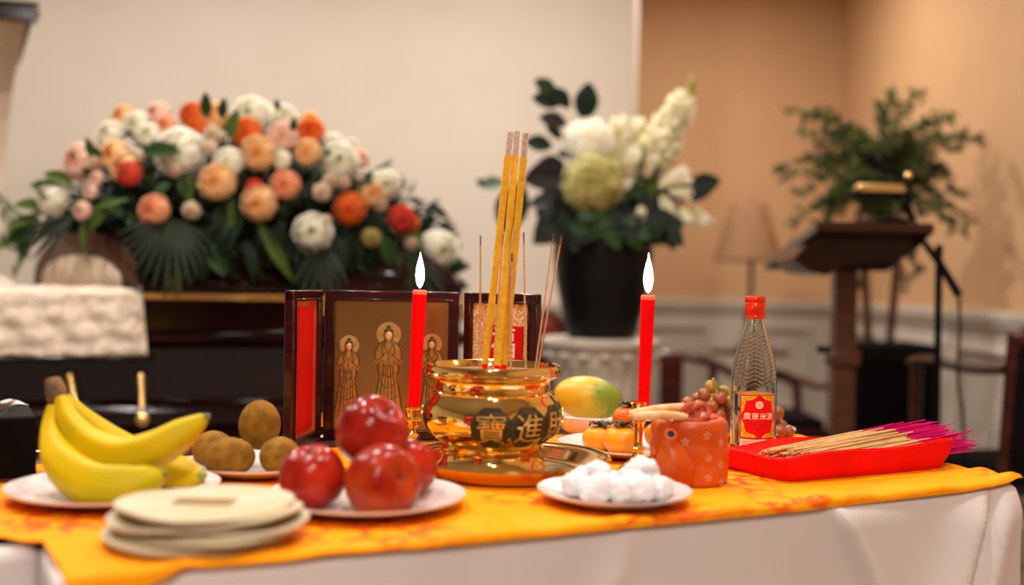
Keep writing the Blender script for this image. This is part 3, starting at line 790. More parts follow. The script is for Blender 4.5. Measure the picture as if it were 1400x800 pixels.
def deity(px, top, s, lean=0.0, fan=False):
    # standing robed figure with a halo, engraved on the gold sheet; local x,z on the sheet
    x = at(px, 500, 1.755).x + .19 - x0; z = at(px, top, 1.755).z - ZS
    halo = MB()
    n = 32; y = .0037
    halo.tube([(x, y - .0001, z), (x, y + .0003, z)], .0195 * s, n)
    root = halo.build('engraved_figure', 'gold_lite', cp)
    body = MB()
    prof = [(.004, .006), (.005, -.006), (.010, -.011), (.0190, -.020), (.0225, -.032), (.0215, -.044), (.0165, -.050), (.0150, -.062), (.0165, -.080), (.0185, -.100), (.0210, -.118), (.0240, -.130), (.022, -.136)]
    row = []
    for k, (hw_, zz_) in enumerate(prof):
        row.append([(x - hw_ * s + lean * zz_, y, z + zz_ * s), (x - hw_ * .5 * s + lean * zz_, y - .0012, z + zz_ * s), (x + lean * zz_, y - .0022, z + zz_ * s), (x + hw_ * .5 * s + lean * zz_, y - .0012, z + zz_ * s), (x + hw_ * s + lean * zz_, y, z + zz_ * s)])
    body.grid(row)
    body.build('robe', 'gold_robe', root)
    head = MB().sphere((x, y - .001, z - .001), (.0062 * s, .0022, .0085 * s), 16, 10)
    head.build('face', 'gold_face', root)
    hair = MB().sphere((x, y - .0006, z + .0045 * s), (.0073 * s, .0022, .0062 * s), 16, 8)
    hair.sphere((x, y - .0006, z + .0115 * s), (.0035 * s, .002, .0035 * s), 12, 8)
    hair.build('hair', 'gold_dark', root)
    ln = MB(); w_ = .0007
    def L(*pp, ww=w_): ln.tube([(x + a * s + lean * b_, y - .0020, z + b_ * s) for a, b_ in spl(pp, 14)], ww, 5)
    for sg in (-1, 1):
        L((sg * .0035, -.009), (sg * .011, -.013), (sg * .018, -.020), (sg * .0215, -.032), (sg * .019, -.042), (sg * .012, -.037), (sg * .005, -.030), ww=.0008)
        L((sg * .003, -.010), (sg * .006, -.018), (sg * .003, -.026), (0, -.030))
        L((sg * .008, -.014), (sg * .010, -.026), (sg * .0075, -.035))
        L((sg * .014, -.044), (sg * .017, -.056), (sg * .0135, -.066), (sg * .017, -.085), (sg * .021, -.110), (sg * .0235, -.130), ww=.0008)
        L((sg * .009, -.040), (sg * .008, -.060), (sg * .011, -.085), (sg * .012, -.110), (sg * .015, -.132))
        L((sg * .004, -.044), (sg * .004, -.065), (sg * .006, -.090), (sg * .005, -.128))
        L((sg * .0065, .004), (sg * .0075, -.003), (sg * .005, -.010), ww=.0008)
    L((-.008, -.048), (-.002, -.054), (.004, -.050), (.009, -.056)); L((-.010, -.060), (0, -.068), (.010, -.060)); L((-.012, -.078), (0, -.086), (.012, -.078)); L((-.014, -.098), (0, -.106), (.014, -.098))
    L((-.003, -.004), (0, -.005), (.003, -.004), ww=.0003)
    L((0, -.030), (.001, -.045), (-.001, -.06), (0, -.08), (0, -.12))
    if fan: L((-.018, -.012), (-.022, -.008), (-.024, .0), (-.020, .004), (-.017, -.002), (-.019, -.010))
    ln.build('robe_lines', 'gold_dark', root)
M['gold_robe'] = mat('gilt_robe', (.62, .38, .11), .32, .8, var=(.50, .28, .08), scale=160)
M['gold_face'] = mat('gilt_face', (.86, .62, .32), .35, .6, var=(.80, .56, .28), scale=60)
deity(531, 457, 1.0); deity(477, 472, .82, .02, True); deity(590, 470, .82, -.02)
base = MB().tube([(x0 * 0 + (at(531, 500, 1.755).x + .19 - x0) - .026, .0025, .028), ((at(531, 500, 1.755).x + .19 - x0) + .026, .0025, .028)], .004, 8)
base.build('lotus_base', 'gold_lite', cp)

# ------------------------------------------------------------------ papaya and bowl
pb = Vector((.142, 1.85, ZS))
t = thing('bowl', 'shallow white porcelain bowl under the papaya', 'bowl', pb)
MB().lathe([(0, .006), (.035, .006), (.055, .018), (.0655, .034), (.0670, .0345), (.0665, .031), (.056, .012), (.040, .001), (.036, 0), (0, 0)], 64).build('dish', 'china_edge', t, weld=1e-5)
MB().lathe([(.0655, .0338), (.0665, .0356), (.0678, .0340)], 64).build('rim', 'china', t)
pp = at(806, 545, 1.85)
t = thing('papaya', 'ripe papaya, yellow on the left and green on the right, lying in the white bowl', 'papaya', pp)
t.rotation_euler = (0, .12, -.05)
MB().sphere((0, 0, 0), (.061, .040, .037), 36, 24, lambda q: 1 - .07 * max(0, q.x) ** 2 + .015 * cos(5 * atan2(q.z, q.y))).build('skin', 'papaya', t)
MB().lathe([(.0, .004), (.004, .003), (.0055, -.001)], 10).build('stem_scar', 'calyx', t, loc=(-.0605, 0, .0), rot=(0, -pi / 2, 0))

# persimmons
def persimmon(px, py, d, r, m, label):
    c = at(px, py, d)
    t = thing('persimmon', label, 'persimmon', c, rnd(0, 1), 'persimmons on the white plate')
    MB().sphere((0, 0, 0), (r, r, r * .80), 32, 20, lambda q: (1 - .12 * math.exp(-((1 - q.z) / .12) ** 2)) * (1 + .02 * cos(4 * atan2(q.y, q.x)))).build('skin', m, t)
    cal = MB()
    for k in range(4):
        a = k * pi / 2 + .3; rows = []
        for i in range(6):
            u = i / 5; w_ = .010 * sin(pi * (.15 + .8 * u)) * (r / .028); rr = .002 + u * r * .62
            z = r * .70 + .006 * sin(u * 3) - .0015 * u
            rows.append([(rr * cos(a) - s * w_ * sin(a), rr * sin(a) + s * w_ * cos(a), z + .003 * abs(s) + .002 * sin(7 * u + k)) for s in (-1, -.3, .3, 1)])
        cal.grid(rows)
    cal.tube([(0, 0, r * .68), (0, 0, r * .68 + .008)], [.003, .0022], 8)
    cal.build('calyx', 'calyx', t, solid=.0008)
persimmon(820, 600, 1.66, .0265, 'persimmon', 'yellow-orange persimmon at the left of the plate, dry calyx on top')
persimmon(851, 602, 1.60, .0285, 'persimmon', 'yellow-orange persimmon at the front, left of the candlestick')
persimmon(860, 572, 1.665, .025, 'persimmon2', 'deep orange persimmon perched above the others, behind the candlestick')
persimmon(905, 595, 1.68, .027, 'persimmon', 'yellow-orange persimmon hidden behind the teapot')

# ------------------------------------------------------------------ teapot
tp = Vector((at(942, 620, 1.43).x, 1.43, ZS))
t = thing('teapot', 'orange-red clay teapot with pale blossom marks and a rattan side handle', 'teapot', tp)
rT = .0505; hT = .083
wob = lambda r, z, a: r * (1 + .006 * sin(3 * a + z * 60))
MB().lathe([(0, 0), (rT * .93, 0), (rT * .99, .003), (rT, .008), (rT * 1.0, .026), (rT * .985, .028), (rT, .030), (rT * 1.005, .052), (rT * .99, .054), (rT, .056), (rT * .995, .072), (rT * .97, .079), (rT * .90, hT), (rT * .80, hT + .001), (0, hT + .001)], 64, fn=wob).build('body', 'clay', t, weld=1e-6)
lid = MB().lathe([(rT * .72, hT), (rT * .73, hT + .003), (rT * .66, hT + .005), (rT * .3, hT + .007), (0, hT + .008)], 48).build('lid', 'clay', t, label='flat clay lid')
MB().sphere((-.002, 0, hT + .012), (.008, .008, .007), 16, 10).build('lid_knob', 'clay', lid)
# spout toward the camera, left of centre
sa = at(914, 590, 1.38) - tp
sp = MB(); S = spl([(sa.x + .009, -rT + .012, .012, .024), (sa.x + .008, -rT - .002, .024, .0255), (sa.x + .004, -rT - .007, .042, .020), (sa.x, -rT - .011, .058, .0105), (sa.x, -rT - .017, .068, .0075), (sa.x, -rT - .020, .0705, .0072)], 20)
sp.tube([p[:3] for p in S], [p[3] for p in S], 20, caps=False)
so = sp.build('spout', 'clay', t)
e = Vector(S[-1][:3]); d = (e - Vector(S[-2][:3])).normalized()
MB().tube([e - d * .004, e - d * .0005], .0066, 16).build('spout_hole', 'clay_hole', so)
MB().tube([e - d * .001, e + d * .0012], [.0080, .0070], 16, caps=True).build('spout_lip', 'clay', so)
MB().tube([e + d * .0011, e + d * .0016], [.0050, .0045], 16).build('spout_opening', 'clay_hole', so)
# blossom marks wrapped on the body
def wrapt(px, py):
    p = at(px, py, 1.385) - tp
    th = math.asin(max(-.95, min(.95, p.x / rT))); return th, p.z
def blossom(px, py, s=1):
    th, z0 = wrapt(px, py); m = MB()
    for k in range(5):
        a = 2 * pi * k / 5 + .3
        m.tube([(.0036 * s * cos(a), .0036 * s * sin(a), -.0002), (.0036 * s * cos(a), .0036 * s * sin(a), .0005)], .0015 * s, 8)
    m.tube([(0, 0, -.0002), (0, 0, .0006)], .0012 * s, 8)
    me = m.mesh('blossom')
    def f(co):
        ang = -pi / 2 + th + co.x / rT; r = rT * 1.004 + co.z; return Vector((r * cos(ang), r * sin(ang), z0 + co.y))
    warp(me, f); link('blossom_mark', me, 'clay_mark', t)
for (a, b_) in ((966, 595), (968, 626), (968, 653), (987, 607), (986, 637), (896, 622), (899, 655), (940, 652), (936, 604), (988, 662)): blossom(a, b_)
# rattan handle and cord
def tpx(a, b_, d): return at(a, b_, d) - tp
hd_ = MB(); ring = MB()
for (pts_) in ([(862, 567, 1.40), (880, 563, 1.395), (905, 559, 1.40), (935, 557, 1.41)], [(866, 570, 1.385), (890, 568, 1.38), (915, 568, 1.385), (938, 571, 1.395)]):
    S = spl([tuple(tpx(*p)) for p in pts_], 60); hd_.tube(S, [.0052 * (1 + .10 * abs(sin(i * .8))) for i in range(60)], 12)
h_ = hd_.build('handle', 'rattan', t, label='pale rattan-wrapped handle')
cd = MB()
for (ca, cb, cr) in ((944, 562, .010), (957, 563, .0105), (938, 574, .0085)):
    c = tpx(ca, cb, 1.40); pts_ = [(c.x + cr * cos(a), c.y - .002 + .004 * sin(a * 2), c.z + cr * .85 * sin(a)) for a in [2 * pi * k / 28 for k in range(29)]]
    cd.tube(pts_, .0034, 8, caps=False)
S = spl([tuple(tpx(930, 572, 1.392)), tuple(tpx(950, 575, 1.39)), tuple(tpx(968, 571, 1.40)), tuple(tpx(962, 580, 1.40))], 20); cd.tube(S, .003, 8)
cd.build('cord_wrap', 'cord', t, label='pink cord knotted around the handle base')

# ------------------------------------------------------------------ bottle
bp_ = Vector((at(1029, 600, 1.68).x, 1.68, ZS))
bo = thing('rice_wine_bottle', 'clear glass rice wine bottle with a red cap and a red and yellow label', 'bottle', bp_)
RB = .0348; HB = .236
key = [(0, .0), (.028, 0), (.0335, .003), (RB, .010), (RB, .100), (RB * .98, .118), (RB * .90, .138), (RB * .75, .160), (RB * .57, .180), (RB * .45, .194), (RB * .385, .206), (RB * .375, .232)]
bprof = [key[0], key[1], key[2], key[3]]
S = spl(key[3:], 150); bprof += [(p[0], p[1]) for p in S[1:]]
def emb(r, z, a):
    if z < .094 or z > .19: return r
    k = min(1, (z - .094) / .006) * min(1, (.19 - z) / .02)
    n = 9; u = abs(((a / (2 * pi) * n * 2) % 2) - 1)
    tri = abs(((z / .0062 + u * .9) % 1) * 2 - 1)
    return r + k * .00055 * (tri - .5)
gm = MB(); gm.lathe(bprof, 216, fn=emb)
inner = [(max(0, r - .0022), z) for r, z in bprof[3:]][::-1]
inner = [(r, z) for r, z in inner if z > .012] + [(.028, .006), (0, .008)]
gm.lathe(inner, 216)
# join rim
n0 = len(bprof); top_o = (n0 - 1) * 216; top_i = n0 * 216
for k in range(216): gm.f.append((top_o + k, top_o + (k + 1) % 216, top_i + (k + 1) % 216, top_i + k))
gm.build('glass_body', 'glass', bo, weld=1e-6)
liq = [(0, .0085), (.0275, .0068), (RB - .0026, .0125), (RB - .0026, .092), (0, .092)]
MB().lathe(liq, 64).build('rice_spirit', 'spirit', bo)
rc = RB * .375
capm = MB().lathe([(rc + .0008, .206), (rc + .0022, .2065), (rc + .0026, .209), (rc + .0018, .211), (rc + .0026, .213), (rc + .0026, .229), (rc + .0018, .2305), (rc + .0026, .232), (rc + .0026, .2385), (rc + .0012, .2405), (0, .2405)], 72,
      fn=lambda r, z, a: r + (.0003 * cos(36 * a) if .214 < z < .228 else 0)).build('screw_cap', 'cap', bo, label='red ribbed screw cap')
def wrapb(dr):
    def f(co):
        a = -pi / 2 + co.x / RB + .04; r = RB + .0003 + dr + co.z; return Vector((r * cos(a), r * sin(a), co.y))
    return f
def sheet(w_, h, cy, dr, m, nm, par, shape=None, nx_=24, ny_=10):
    mb = MB(); rows = []
    for j in range(ny_ + 1):
        v = j / ny_ * 2 - 1; row = []
        for i in range(nx_ + 1):
            u = i / nx_ * 2 - 1
            if shape: x, y = shape(u, v)
            else: x, y = u, v
            row.append((x * w_ / 2, cy + y * h / 2, 0))
        rows.append(row)
    mb.grid(rows); me = mb.mesh(nm); warp(me, wrapb(dr)); return link(nm, me, m, par)
LC = .0595
lab = sheet(.058, .066, LC, 0, 'label_red', 'label', bo)
sheet(.054, .062, LC, .0002, 'label_yel', 'label_ground', lab)
def disc(u, v):
    a = atan2(v, u) if (u or v) else 0; m_ = max(abs(u), abs(v))
    rr = m_ * (1 + .05 * cos(8 * a)); return rr * cos(a), rr * sin(a)
sheet(.0525, .0600, LC, .0004, 'label_red', 'red_cartouche', lab, disc, 40, 40)
sheet(.0115, .0115, LC + .018, .0006, 'label_wht', 'round_emblem', lab, lambda u, v: ((max(abs(u), abs(v))) * cos(atan2(v, u)), max(abs(u), abs(v)) * sin(atan2(v, u))), 16, 16)
sheet(.058, .0150, LC - .0415, 0, 'label_pnk', 'lower_strip', lab)
def btext(s, size, cx, cy, m, nm, dr=.0007, bold=0):
    me = refine(text_mesh(s, size, .0001, bold), .006, 3)
    for v in me.vertices: v.co.x += cx; v.co.y += cy
    warp(me, wrapb(dr)); return link(nm, me, m, lab)
for ch, x in (('\u5ee3', -.0178), ('\u6771', -.0060), ('\u7c73', .0060), ('\u9152', .0172)): btext(ch, .0112, x, LC + .001, 'label_wht', 'character', bold=.0001)
btext('RICE WINE', .0050, 0, LC - .0115, 'darkred', 'fine_print')
btext('600 ml', .0036, 0, LC - .0185, 'darkred', 'fine_print')
me = MB()
for k in range(4): me.box((-.012, LC - .0375 - k * .0025, 0), (.026, .0005, .0001))
m_ = me.mesh('lines'); refine(m_, .006, 3); warp(m_, wrapb(.0002)); link('fine_print', m_, 'ink', lab)
me = MB()
xx = .012
for k in range(12): me.box((xx, LC - .0405, 0), (.0005 + .0004 * (k % 3), .0075, .0001)); xx += .0013
m_ = me.mesh('bars'); warp(m_, wrapb(.0002)); link('barcode', m_, 'ink', lab)
me = MB()
for k in range(3): me.box(((k - 1) * .0022, LC + .018, 0), (.0006, .0065, .0001))
m_ = me.mesh('bars'); warp(m_, wrapb(.0008)); link('emblem_mark', m_, 'label_red', lab)
me = MB()      # scrollwork in the four yellow corners
for sx in (-1, 1):
    for sy in (-1, 1):
        for (a, b_, r) in ((.022, .027, .0022), (.0165, .0283, .0016), (.0243, .0215, .0016), (.0195, .0240, .0012), (.0248, .0170, .0011), (.012, .0290, .0010)):
            pts_ = [(sx * a + r * cos(q), LC + sy * b_ + r * sin(q), 0) for q in [2 * pi * k / 10 for k in range(11)]]
            me.tube(pts_, .00028, 4, caps=False)
m_ = me.mesh('scroll'); warp(m_, wrapb(.0003)); link('corner_scroll', m_, 'ink', lab)

# ------------------------------------------------------------------ grapes
gc = Vector((.386, 1.865, ZS))
grape_me = MB().sphere((0, 0, 0), (.0105, .0105, .0118), 16, 12).mesh('grape')
bunch = thing('grape_bunch', 'bunch of red and yellowish grapes heaped on the plate behind the bottle', 'grapes', gc)
placed = []
def try_g(x, y, z, m='grape'):
    for q in placed:
        if (q - Vector((x, y, z))).length < .0185: return
    placed.append(Vector((x, y, z)))
    link('grape', grape_me, m, bunch, loc=(x, y, z), rot=(rnd(0, 3), rnd(0, 3), 0), scale=rnd(.92, 1.08))
random.seed(3)
for (a, b_, d) in ((941, 551, 1.80), (953, 545, 1.82), (963, 540, 1.80), (972, 529, 1.81), (984, 545, 1.80), (957, 556, 1.79), (973, 556, 1.79), (988, 556, 1.785), (991, 536, 1.82), (1063, 565, 1.80), (1071, 577, 1.79), (1066, 590, 1.79), (1078, 591, 1.80), (1059, 580, 1.79), (983, 569, 1.79), (999, 548, 1.81), (1009, 560, 1.81)):
    p = at(a, b_, d) - gc; try_g(p.x, p.y, p.z, 'grape_g' if (a, b_) in ((972, 529), (991, 536), (988, 556), (999, 548)) else 'grape')
for k in range(900):
    a = rnd(0, 2 * pi); rr = sqrt(rnd(0, 1)) * .078
    x, y = rr * cos(a), rr * sin(a) * .8
    hmax = .055 * (1 - (abs(x - -.02) / .095) ** 1.5) + .012 if x < .02 else .042 * (1 - ((x - .02) / .07) ** 2) + .012
    z = rnd(.018, max(.02, hmax)); try_g(x, y, z, 'grape' if rnd(0, 1) < .8 else 'grape_g')
P = [at(*p) - gc for p in ((990, 545, 1.82), (982, 530, 1.81), (975, 518, 1.80))]
st = MB().tube(P, [.0022, .0018, .0022], 6); P2 = [at(*p) - gc for p in ((976, 519, 1.80), (979, 530, 1.80), (978, 540, 1.80))]; st.tube(P2, .0014, 6)
P3 = [at(*p) - gc for p in ((984, 530, 1.81), (994, 533, 1.81), (1002, 548, 1.81))]; st.tube(P3, .0018, 6); st.build('stem', 'grape_stem', bunch)

# ------------------------------------------------------------------ red tray of incense
tl = Vector((.369, 1.418, ZS))
T0 = tl + E1 * .150 + E2 * .083
tr = thing('incense_tray', 'rectangular tray wrapped in bright red cloth holding the loose incense', 'tray', T0, YAW)
def tray_ring(hx, hy, z, r, wv=0, ph=0):
    return [(x + nx_ * wv * sin(i * .55 + ph), y + ny_ * wv * sin(i * .55 + ph), z * (.95 + .10 * x / .16 - 1.6 * y) + wv * .8 * sin(i * .37 + ph)) for i, (x, y, nx_, ny_) in enumerate(rrect(hx, hy, r, 6, .012))]
hx_, hy_ = .150, .070
outer = [tray_ring(hx_ - .002, hy_ - .002, .000, .02), tray_ring(hx_, hy_, .002, .022), tray_ring(hx_ + .008, hy_ + .006, .015, .026, .0016), tray_ring(hx_ + .014, hy_ + .011, .030, .03, .0022, 1),
         tray_ring(hx_ + .016, hy_ + .0125, .0345, .03, .003, 2), tray_ring(hx_ + .013, hy_ + .010, .0370, .03, .003, 2), tray_ring(hx_ + .009, hy_ + .006, .033, .028, .001, 2)]
# rings have same count only if straight counts match: resample
def resample(rg, n=220):
    pts_ = rg + [rg[0]]; L = [0]
    for a, b_ in zip(pts_, pts_[1:]): L.append(L[-1] + (Vector(a) - Vector(b_)).length)
    out = []; j = 0
    for k in range(n):
        s = L[-1] * k / n
        while L[j + 1] < s: j += 1
        u = (s - L[j]) / max(1e-9, L[j + 1] - L[j]); out.append(tuple(Vector(pts_[j]).lerp(Vector(pts_[j + 1]), u)))
    return out
outer = [resample(r_) for r_ in outer]
mb = MB(); mb.grid(outer, cu=True); mb.cap(outer[0], True)
mb.build('outer_wall', 'tray_red', tr)
inn = [resample(r_) for r_ in (tray_ring(hx_ + .009, hy_ + .006, .033, .028, .001, 2), tray_ring(hx_ + .004, hy_ + .003, .020, .026, .001), tray_ring(hx_ - .006, hy_ - .006, .006, .02), tray_ring(hx_ - .012, hy_ - .012, .004, .02))]
mb = MB(); mb.grid(inn, cu=True); mb.cap(inn[-1])
mb.build('lining', 'tray_red_in', tr)
# loose incense sticks
random.seed(11)
LS = .27
sm = bpy.data.meshes.new('stick')
q = MB().tube([(0, 0, 0), (LS * .34, 0, 0), (LS * .68, 0, 0)], .00125, 5); nf = len(q.f)
q.tube([(LS * .68, 0, 0), (LS, 0, 0)], .0008, 5)
sm = q.mesh('incense_stick'); sm.materials.append(M['stick_tan']); sm.materials.append(M['stick_pink'])
for p in sm.polygons:
    cxp = sum(sm.vertices[v].co.x for v in p.vertices) / len(p.vertices)
    p.material_index = 1 if cxp > LS * .681 else 0
NST = 290
for i in range(NST):
    lay = i / NST
    y = rnd(-1, 1)
    top = .012 + .010 * (1 - abs(y) ** 2)
    z = .010 + (top) * (lay ** .7) * rnd(.9, 1.03)
    y0 = y * (.052 - .010 * lay)
    u = rnd(-.5, .5)
    x0s = -.072 + rnd(-.016, .016) + .020 * (-y)
    an = rnd(-.035, .035) + .02 * y; pit = -(.030 + .045 * lay + rnd(-.02, .03))
    o = bpy.data.objects.new('incense_stick', sm); COL.objects.link(o)
    c = Matrix.Rotation(YAW, 4, 'Z') @ Vector((x0s, y0, z)); o.location = T0 + c
    o.rotation_euler = (0, pit, YAW + an)
    o['label'] = 'tan incense stick with a magenta end in the loose pile on the red tray'; o['category'] = 'incense stick'; o['group'] = 'loose incense sticks on the red tray'

# ------------------------------------------------------------------ black tissue box at the left edge
fb = on(50, 657, ZS)
tbx = thing('tissue_box', 'black tissue box cut off by the left edge of the photo', 'tissue box', fb + E1 * -.065 + E2 * .062, YAW)
MB().box((0, 0, .040), (.13, .12, .08)).build('box_body', 'black', tbx, bevel=.004)
MB().lathe([(.032, .0802), (.034, .0815), (.036, .0802)], 32).build('opening_rim', 'blackgloss', tbx)
MB().box((0, 0, .001), (.138, .128, .006)).build('base_trim', 'rose', tbx, bevel=.001)
rows = []
for j in range(9):
    v = j / 8; row = []
    for i in range(21):
        u = i / 20 * 2 - 1
        row.append((u * (.014 + .040 * v ** .7) + .006 * v, .010 * sin(u * 7 + v * 2) * (.4 + v) + v * .008, .079 + .018 * sin(v * 2.2) * (1 - .45 * abs(u) ** 1.5) + .002 * sin(u * 11)))
    rows.append(row)
tis = MB().grid(rows).build('tissue', 'tissue', None, solid=.001, loc=tbx.location, rot=(0, 0, YAW)); tag(tis, 'crumpled white tissue pulled out of the black box', 'tissue')

# ------------------------------------------------------------------ casket
CY = R(18); CO = Vector((-1.0, 2.9, 0)); CA = Vector((cos(CY), sin(CY), 0)); CB = Vector((-sin(CY), cos(CY), 0))
ca = thing('casket', 'glossy dark cherry casket with gold trim, half lid open and lined with cream fabric', 'casket', CO, CY)
XL, XR, DY = -1.15, .90, .60
def sect(prof, xl, xr, name, m, bevel=0, yb=DY):
    # profile: list of (outward, z); extruded around front, ends and back as a mitred ring
    rows = []
    for (o_, z) in prof:
        rows.append([(xl - o_, -o_, z), (xr + o_, -o_, z), (xr + o_, yb + o_, z), (xl - o_, yb + o_, z)])
    # split so edges stay crisp
    mb = MB(); mb.grid(rows, cu=True)
    return mb.build(name, m, ca, smooth=True)
sect([(-.05, .52), (.03, .52), (.045, .535), (.045, .575), (.03, .59), (.015, .600), (.0, .612)], XL, XR, 'base_molding', 'cherry')
sect([(0, .612), (.0, .640), (.012, .650), (.018, .660), (.012, .668), (.0, .674), (-.006, .68), (-.006, .815), (.0, .822), (.018, .828), (.028, .838), (.028, .850), (.016, .858), (.0, .862), (-.004, .866), (-.004, .945)], XL, XR, 'side_panel', 'cherry')
sect([(.0, .945), (.010, .947), (.010, .962), (.0, .965), (-.03, .965)], 0.02, XR, 'gold_strip', 'gold_bar')
# closed foot lid
rows = []
NA = 28
def lidpt(s, a, k=1.0, dz=0):
    y = .3 - .315 * cos(a) * k; z = .975 + dz + (.165 * sin(a) ** .75 if sin(a) > 0 else 0) * k
    xs = -.30 * (y / .6) + .01
    return xs, y, z
LXS = [0, .02, .1, .3, .5, .62, .70, .76, .82, .86, .885, .90]
for i, L in enumerate(LXS):
    u = L / .90; k = 1.0 if u < .76 else sqrt(max(.0, 1 - ((u - .76) / .25) ** 2 * .93))
    row = []
    for j in range(NA + 1):
        a = pi * j / NA; xs, y, z = lidpt(0, a)
        yy = .3 + (y - .3) * (1.0 if u < .8 else (.96)); zz_ = .975 + (z - .975) * k
        row.append((xs + (XR - xs) * u, yy, zz_))
    rows.append(row)
lidm = MB().grid(rows)
lidm.grid([[(r_[0][0], r_[0][1], .966) for r_ in rows], [r_[0] for r_ in rows]])
lo_ = lidm.build('closed_lid', 'cherry', ca, solid=.006)
# step under the dome
mb = MB(); mb.box((.46, -.004, .985), (.88, .030, .018)); mb.build('lid_molding', 'cherry', ca, bevel=.005)
# brown end arch and padded end panel
def arch(k, y_off, nm, m, thick, zb_, dzk):
    mb = MB(); rw = []
    front = []; 
    for j in range(NA + 1):
        a = pi * j / NA; y = .3 - .315 * cos(a) * k; z = zb_ + .165 * dzk * (sin(a) ** .75 if sin(a) > 0 else 0)
        front.append((-.30 * (y / .6) + y_off, y, z))
    bot = [(p[0], p[1], zb_ - .03) for p in front]
    mb.grid([bot, front]); return mb.build(nm, m, ca, solid=thick)
arch(.985, .006, 'lid_end_panel', 'satin_brown', .008, .972, .97)
arch(.76, -.004, 'end_padding', 'satin2', .010, .972, .56)
# interior bed and pillow
MB().box(((XL) / 2 - .02, .3, .90), (-XL - .06, .54, .10)).build('mattress', 'satin', ca, bevel=.02)
MB().sphere((-.62, .30, .975), (.30, .20, .055), 28, 14, lambda q: 1 + .04 * sin(6 * q.x) * sin(5 * q.y)).build('pillow', 'satin', ca)
MB().box((XL / 2, .01, .955), (-XL, .05, .03)).build('front_ledge', 'cherry', ca, bevel=.006)
# crepe fabric hanging over the front
rows = []
NXX = 120
for j in range(26):
    v = j / 25; row = []
    for i in range(NXX):
        u = i / (NXX - 1); x = -1.1 + 1.12 * u
        cr = max(0, (x - (-.06)) / .08)      # rounded right corner
        ztop = .977 - .016 * cr ** 2; zlo = .800 + .003 * sin(x * 60)
        rip = .0035 * sin(x * 55 + 3 * sin(v * 5)) + .0022 * sin(x * 130 + v * 9) + .002 * sin(v * 26 + x * 12)
        if v < .25: a = v / .25; y = .03 - .075 * sin(a * pi / 2); z = ztop - .02 * (1 - cos(a * pi / 2)) - (0 if a > .2 else .01 * (.2 - a))
        else: b2 = (v - .25) / .75; y = -.045 - .004 * sin(b2 * pi); z = (ztop - .02) + (zlo - ztop + .02) * b2
        xx = x + (.018 * v if cr > 0 else 0) * cr
        row.append((xx, y + rip, z + rip * .4))
    rows.append(row)
MB().grid(rows).build('lining_overlay', 'satin', ca, solid=.008)
# ledge under the overlay
MB().box((-.52, -.03, .792), (1.15, .05, .016)).build('overlay_ledge', 'cherry', ca, bevel=.005)
# raised head lid
op = [at(*p) - CO for p in ((-2, 318, 3.58), (3, 270, 3.60), (9, 200, 3.58), (20, 110, 3.50), (38, 34, 3.34), (46, 18, 3.28))]
inv = Matrix.Rotation(-CY, 4, 'Z')
op = [inv @ p for p in op]
edge = [Vector(p) for p in spl([tuple(p) for p in op], 24)]
rows = [[(p.x - dx, p.y + ty, p.z) for p in edge] for dx, ty in ((0, 0), (.3, 0), (.7, 0), (1.1, 0))]
MB().grid(rows).build('raised_lid_lining', 'satin2', ca, solid=.006)
rows = [[(p.x - dx, p.y + .03, p.z + .004) for p in edge] for dx in (.05, .3, .7, 1.1)]
MB().grid(rows).build('raised_lid_shell', 'cherry', ca, solid=.012)
tp_ = edge[-1]
mb = MB().box((tp_.x - .54, tp_.y + .00, tp_.z - .004), (1.10, .05, .046)); mb.box((tp_.x - .54, tp_.y - .004, tp_.z + .022), (1.11, .06, .008))
mb.build('raised_lid_rail', 'cherry', ca, bevel=.004)
mb = MB().tube([p + Vector((.004, .002, 0)) for p in edge[15:]], [.002 + .012 * (i / 8) for i in range(9)], 8); mb.build('raised_lid_edge', 'cherry', ca)
# handles
for (a, b0, b1) in ((97, 513, 555), (193, 511, 566), (-60, 513, 560), (640, 513, 566)):
    mb = None
    p = inv @ (at(a, b0, 2.86 + (a - 97) * .00075) - CO); q2_ = inv @ (at(a + (8 if a == 97 else 2), b1, 2.84 + (a - 97) * .00075) - CO)
    p.y = -.035; q2_.y = -.06
    hb = MB().tube([p, p + (q2_ - p) * .35, p + (q2_ - p) * .8, q2_], [.0085, .0095, .0085, .012], 12).build('handle_arm', 'gold_bar', ca)
    MB().sphere(p, .011, 12, 8).build('arm_cap', 'gold_bar', hb)
    MB().sphere(q2_ + Vector((0, 0, -.006)), (.022, .020, .022), 18, 12).build('handle_knob', 'gold_bar', hb)
    m2 = MB().tube([Vector((p.x, -.005, p.z - .01)), Vector((p.x, -.038, p.z - .01))], .014, 12); m2.sphere((p.x, -.01, p.z - .03), (.02, .012, .03), 14, 8); m2.build('handle_plate', 'dark_bronze', hb)
mb = MB().tube([(-1.1, -.062, .652), (.86, -.062, .652)], .011, 12); mb.build('handle_bar', 'cherry', ca)
# bier
bi = thing('casket_bier', 'dark skirted stand carrying the casket', 'bier', CO + CA * -.12 + CB * .3, CY)
MB().box((0, 0, .26), (1.8, .48, .50)).build('skirt', 'black', bi, bevel=.01)
for sx in (-1, 1):
    for sy in (-1, 1): MB().tube([(sx * .8, sy * .2, 0), (sx * .8, sy * .2, .03)], .03, 12).build('wheel', 'black', bi)
MB().box((0, 0, .513), (1.84, .52, .012)).build('top_plate', 'rose', bi)

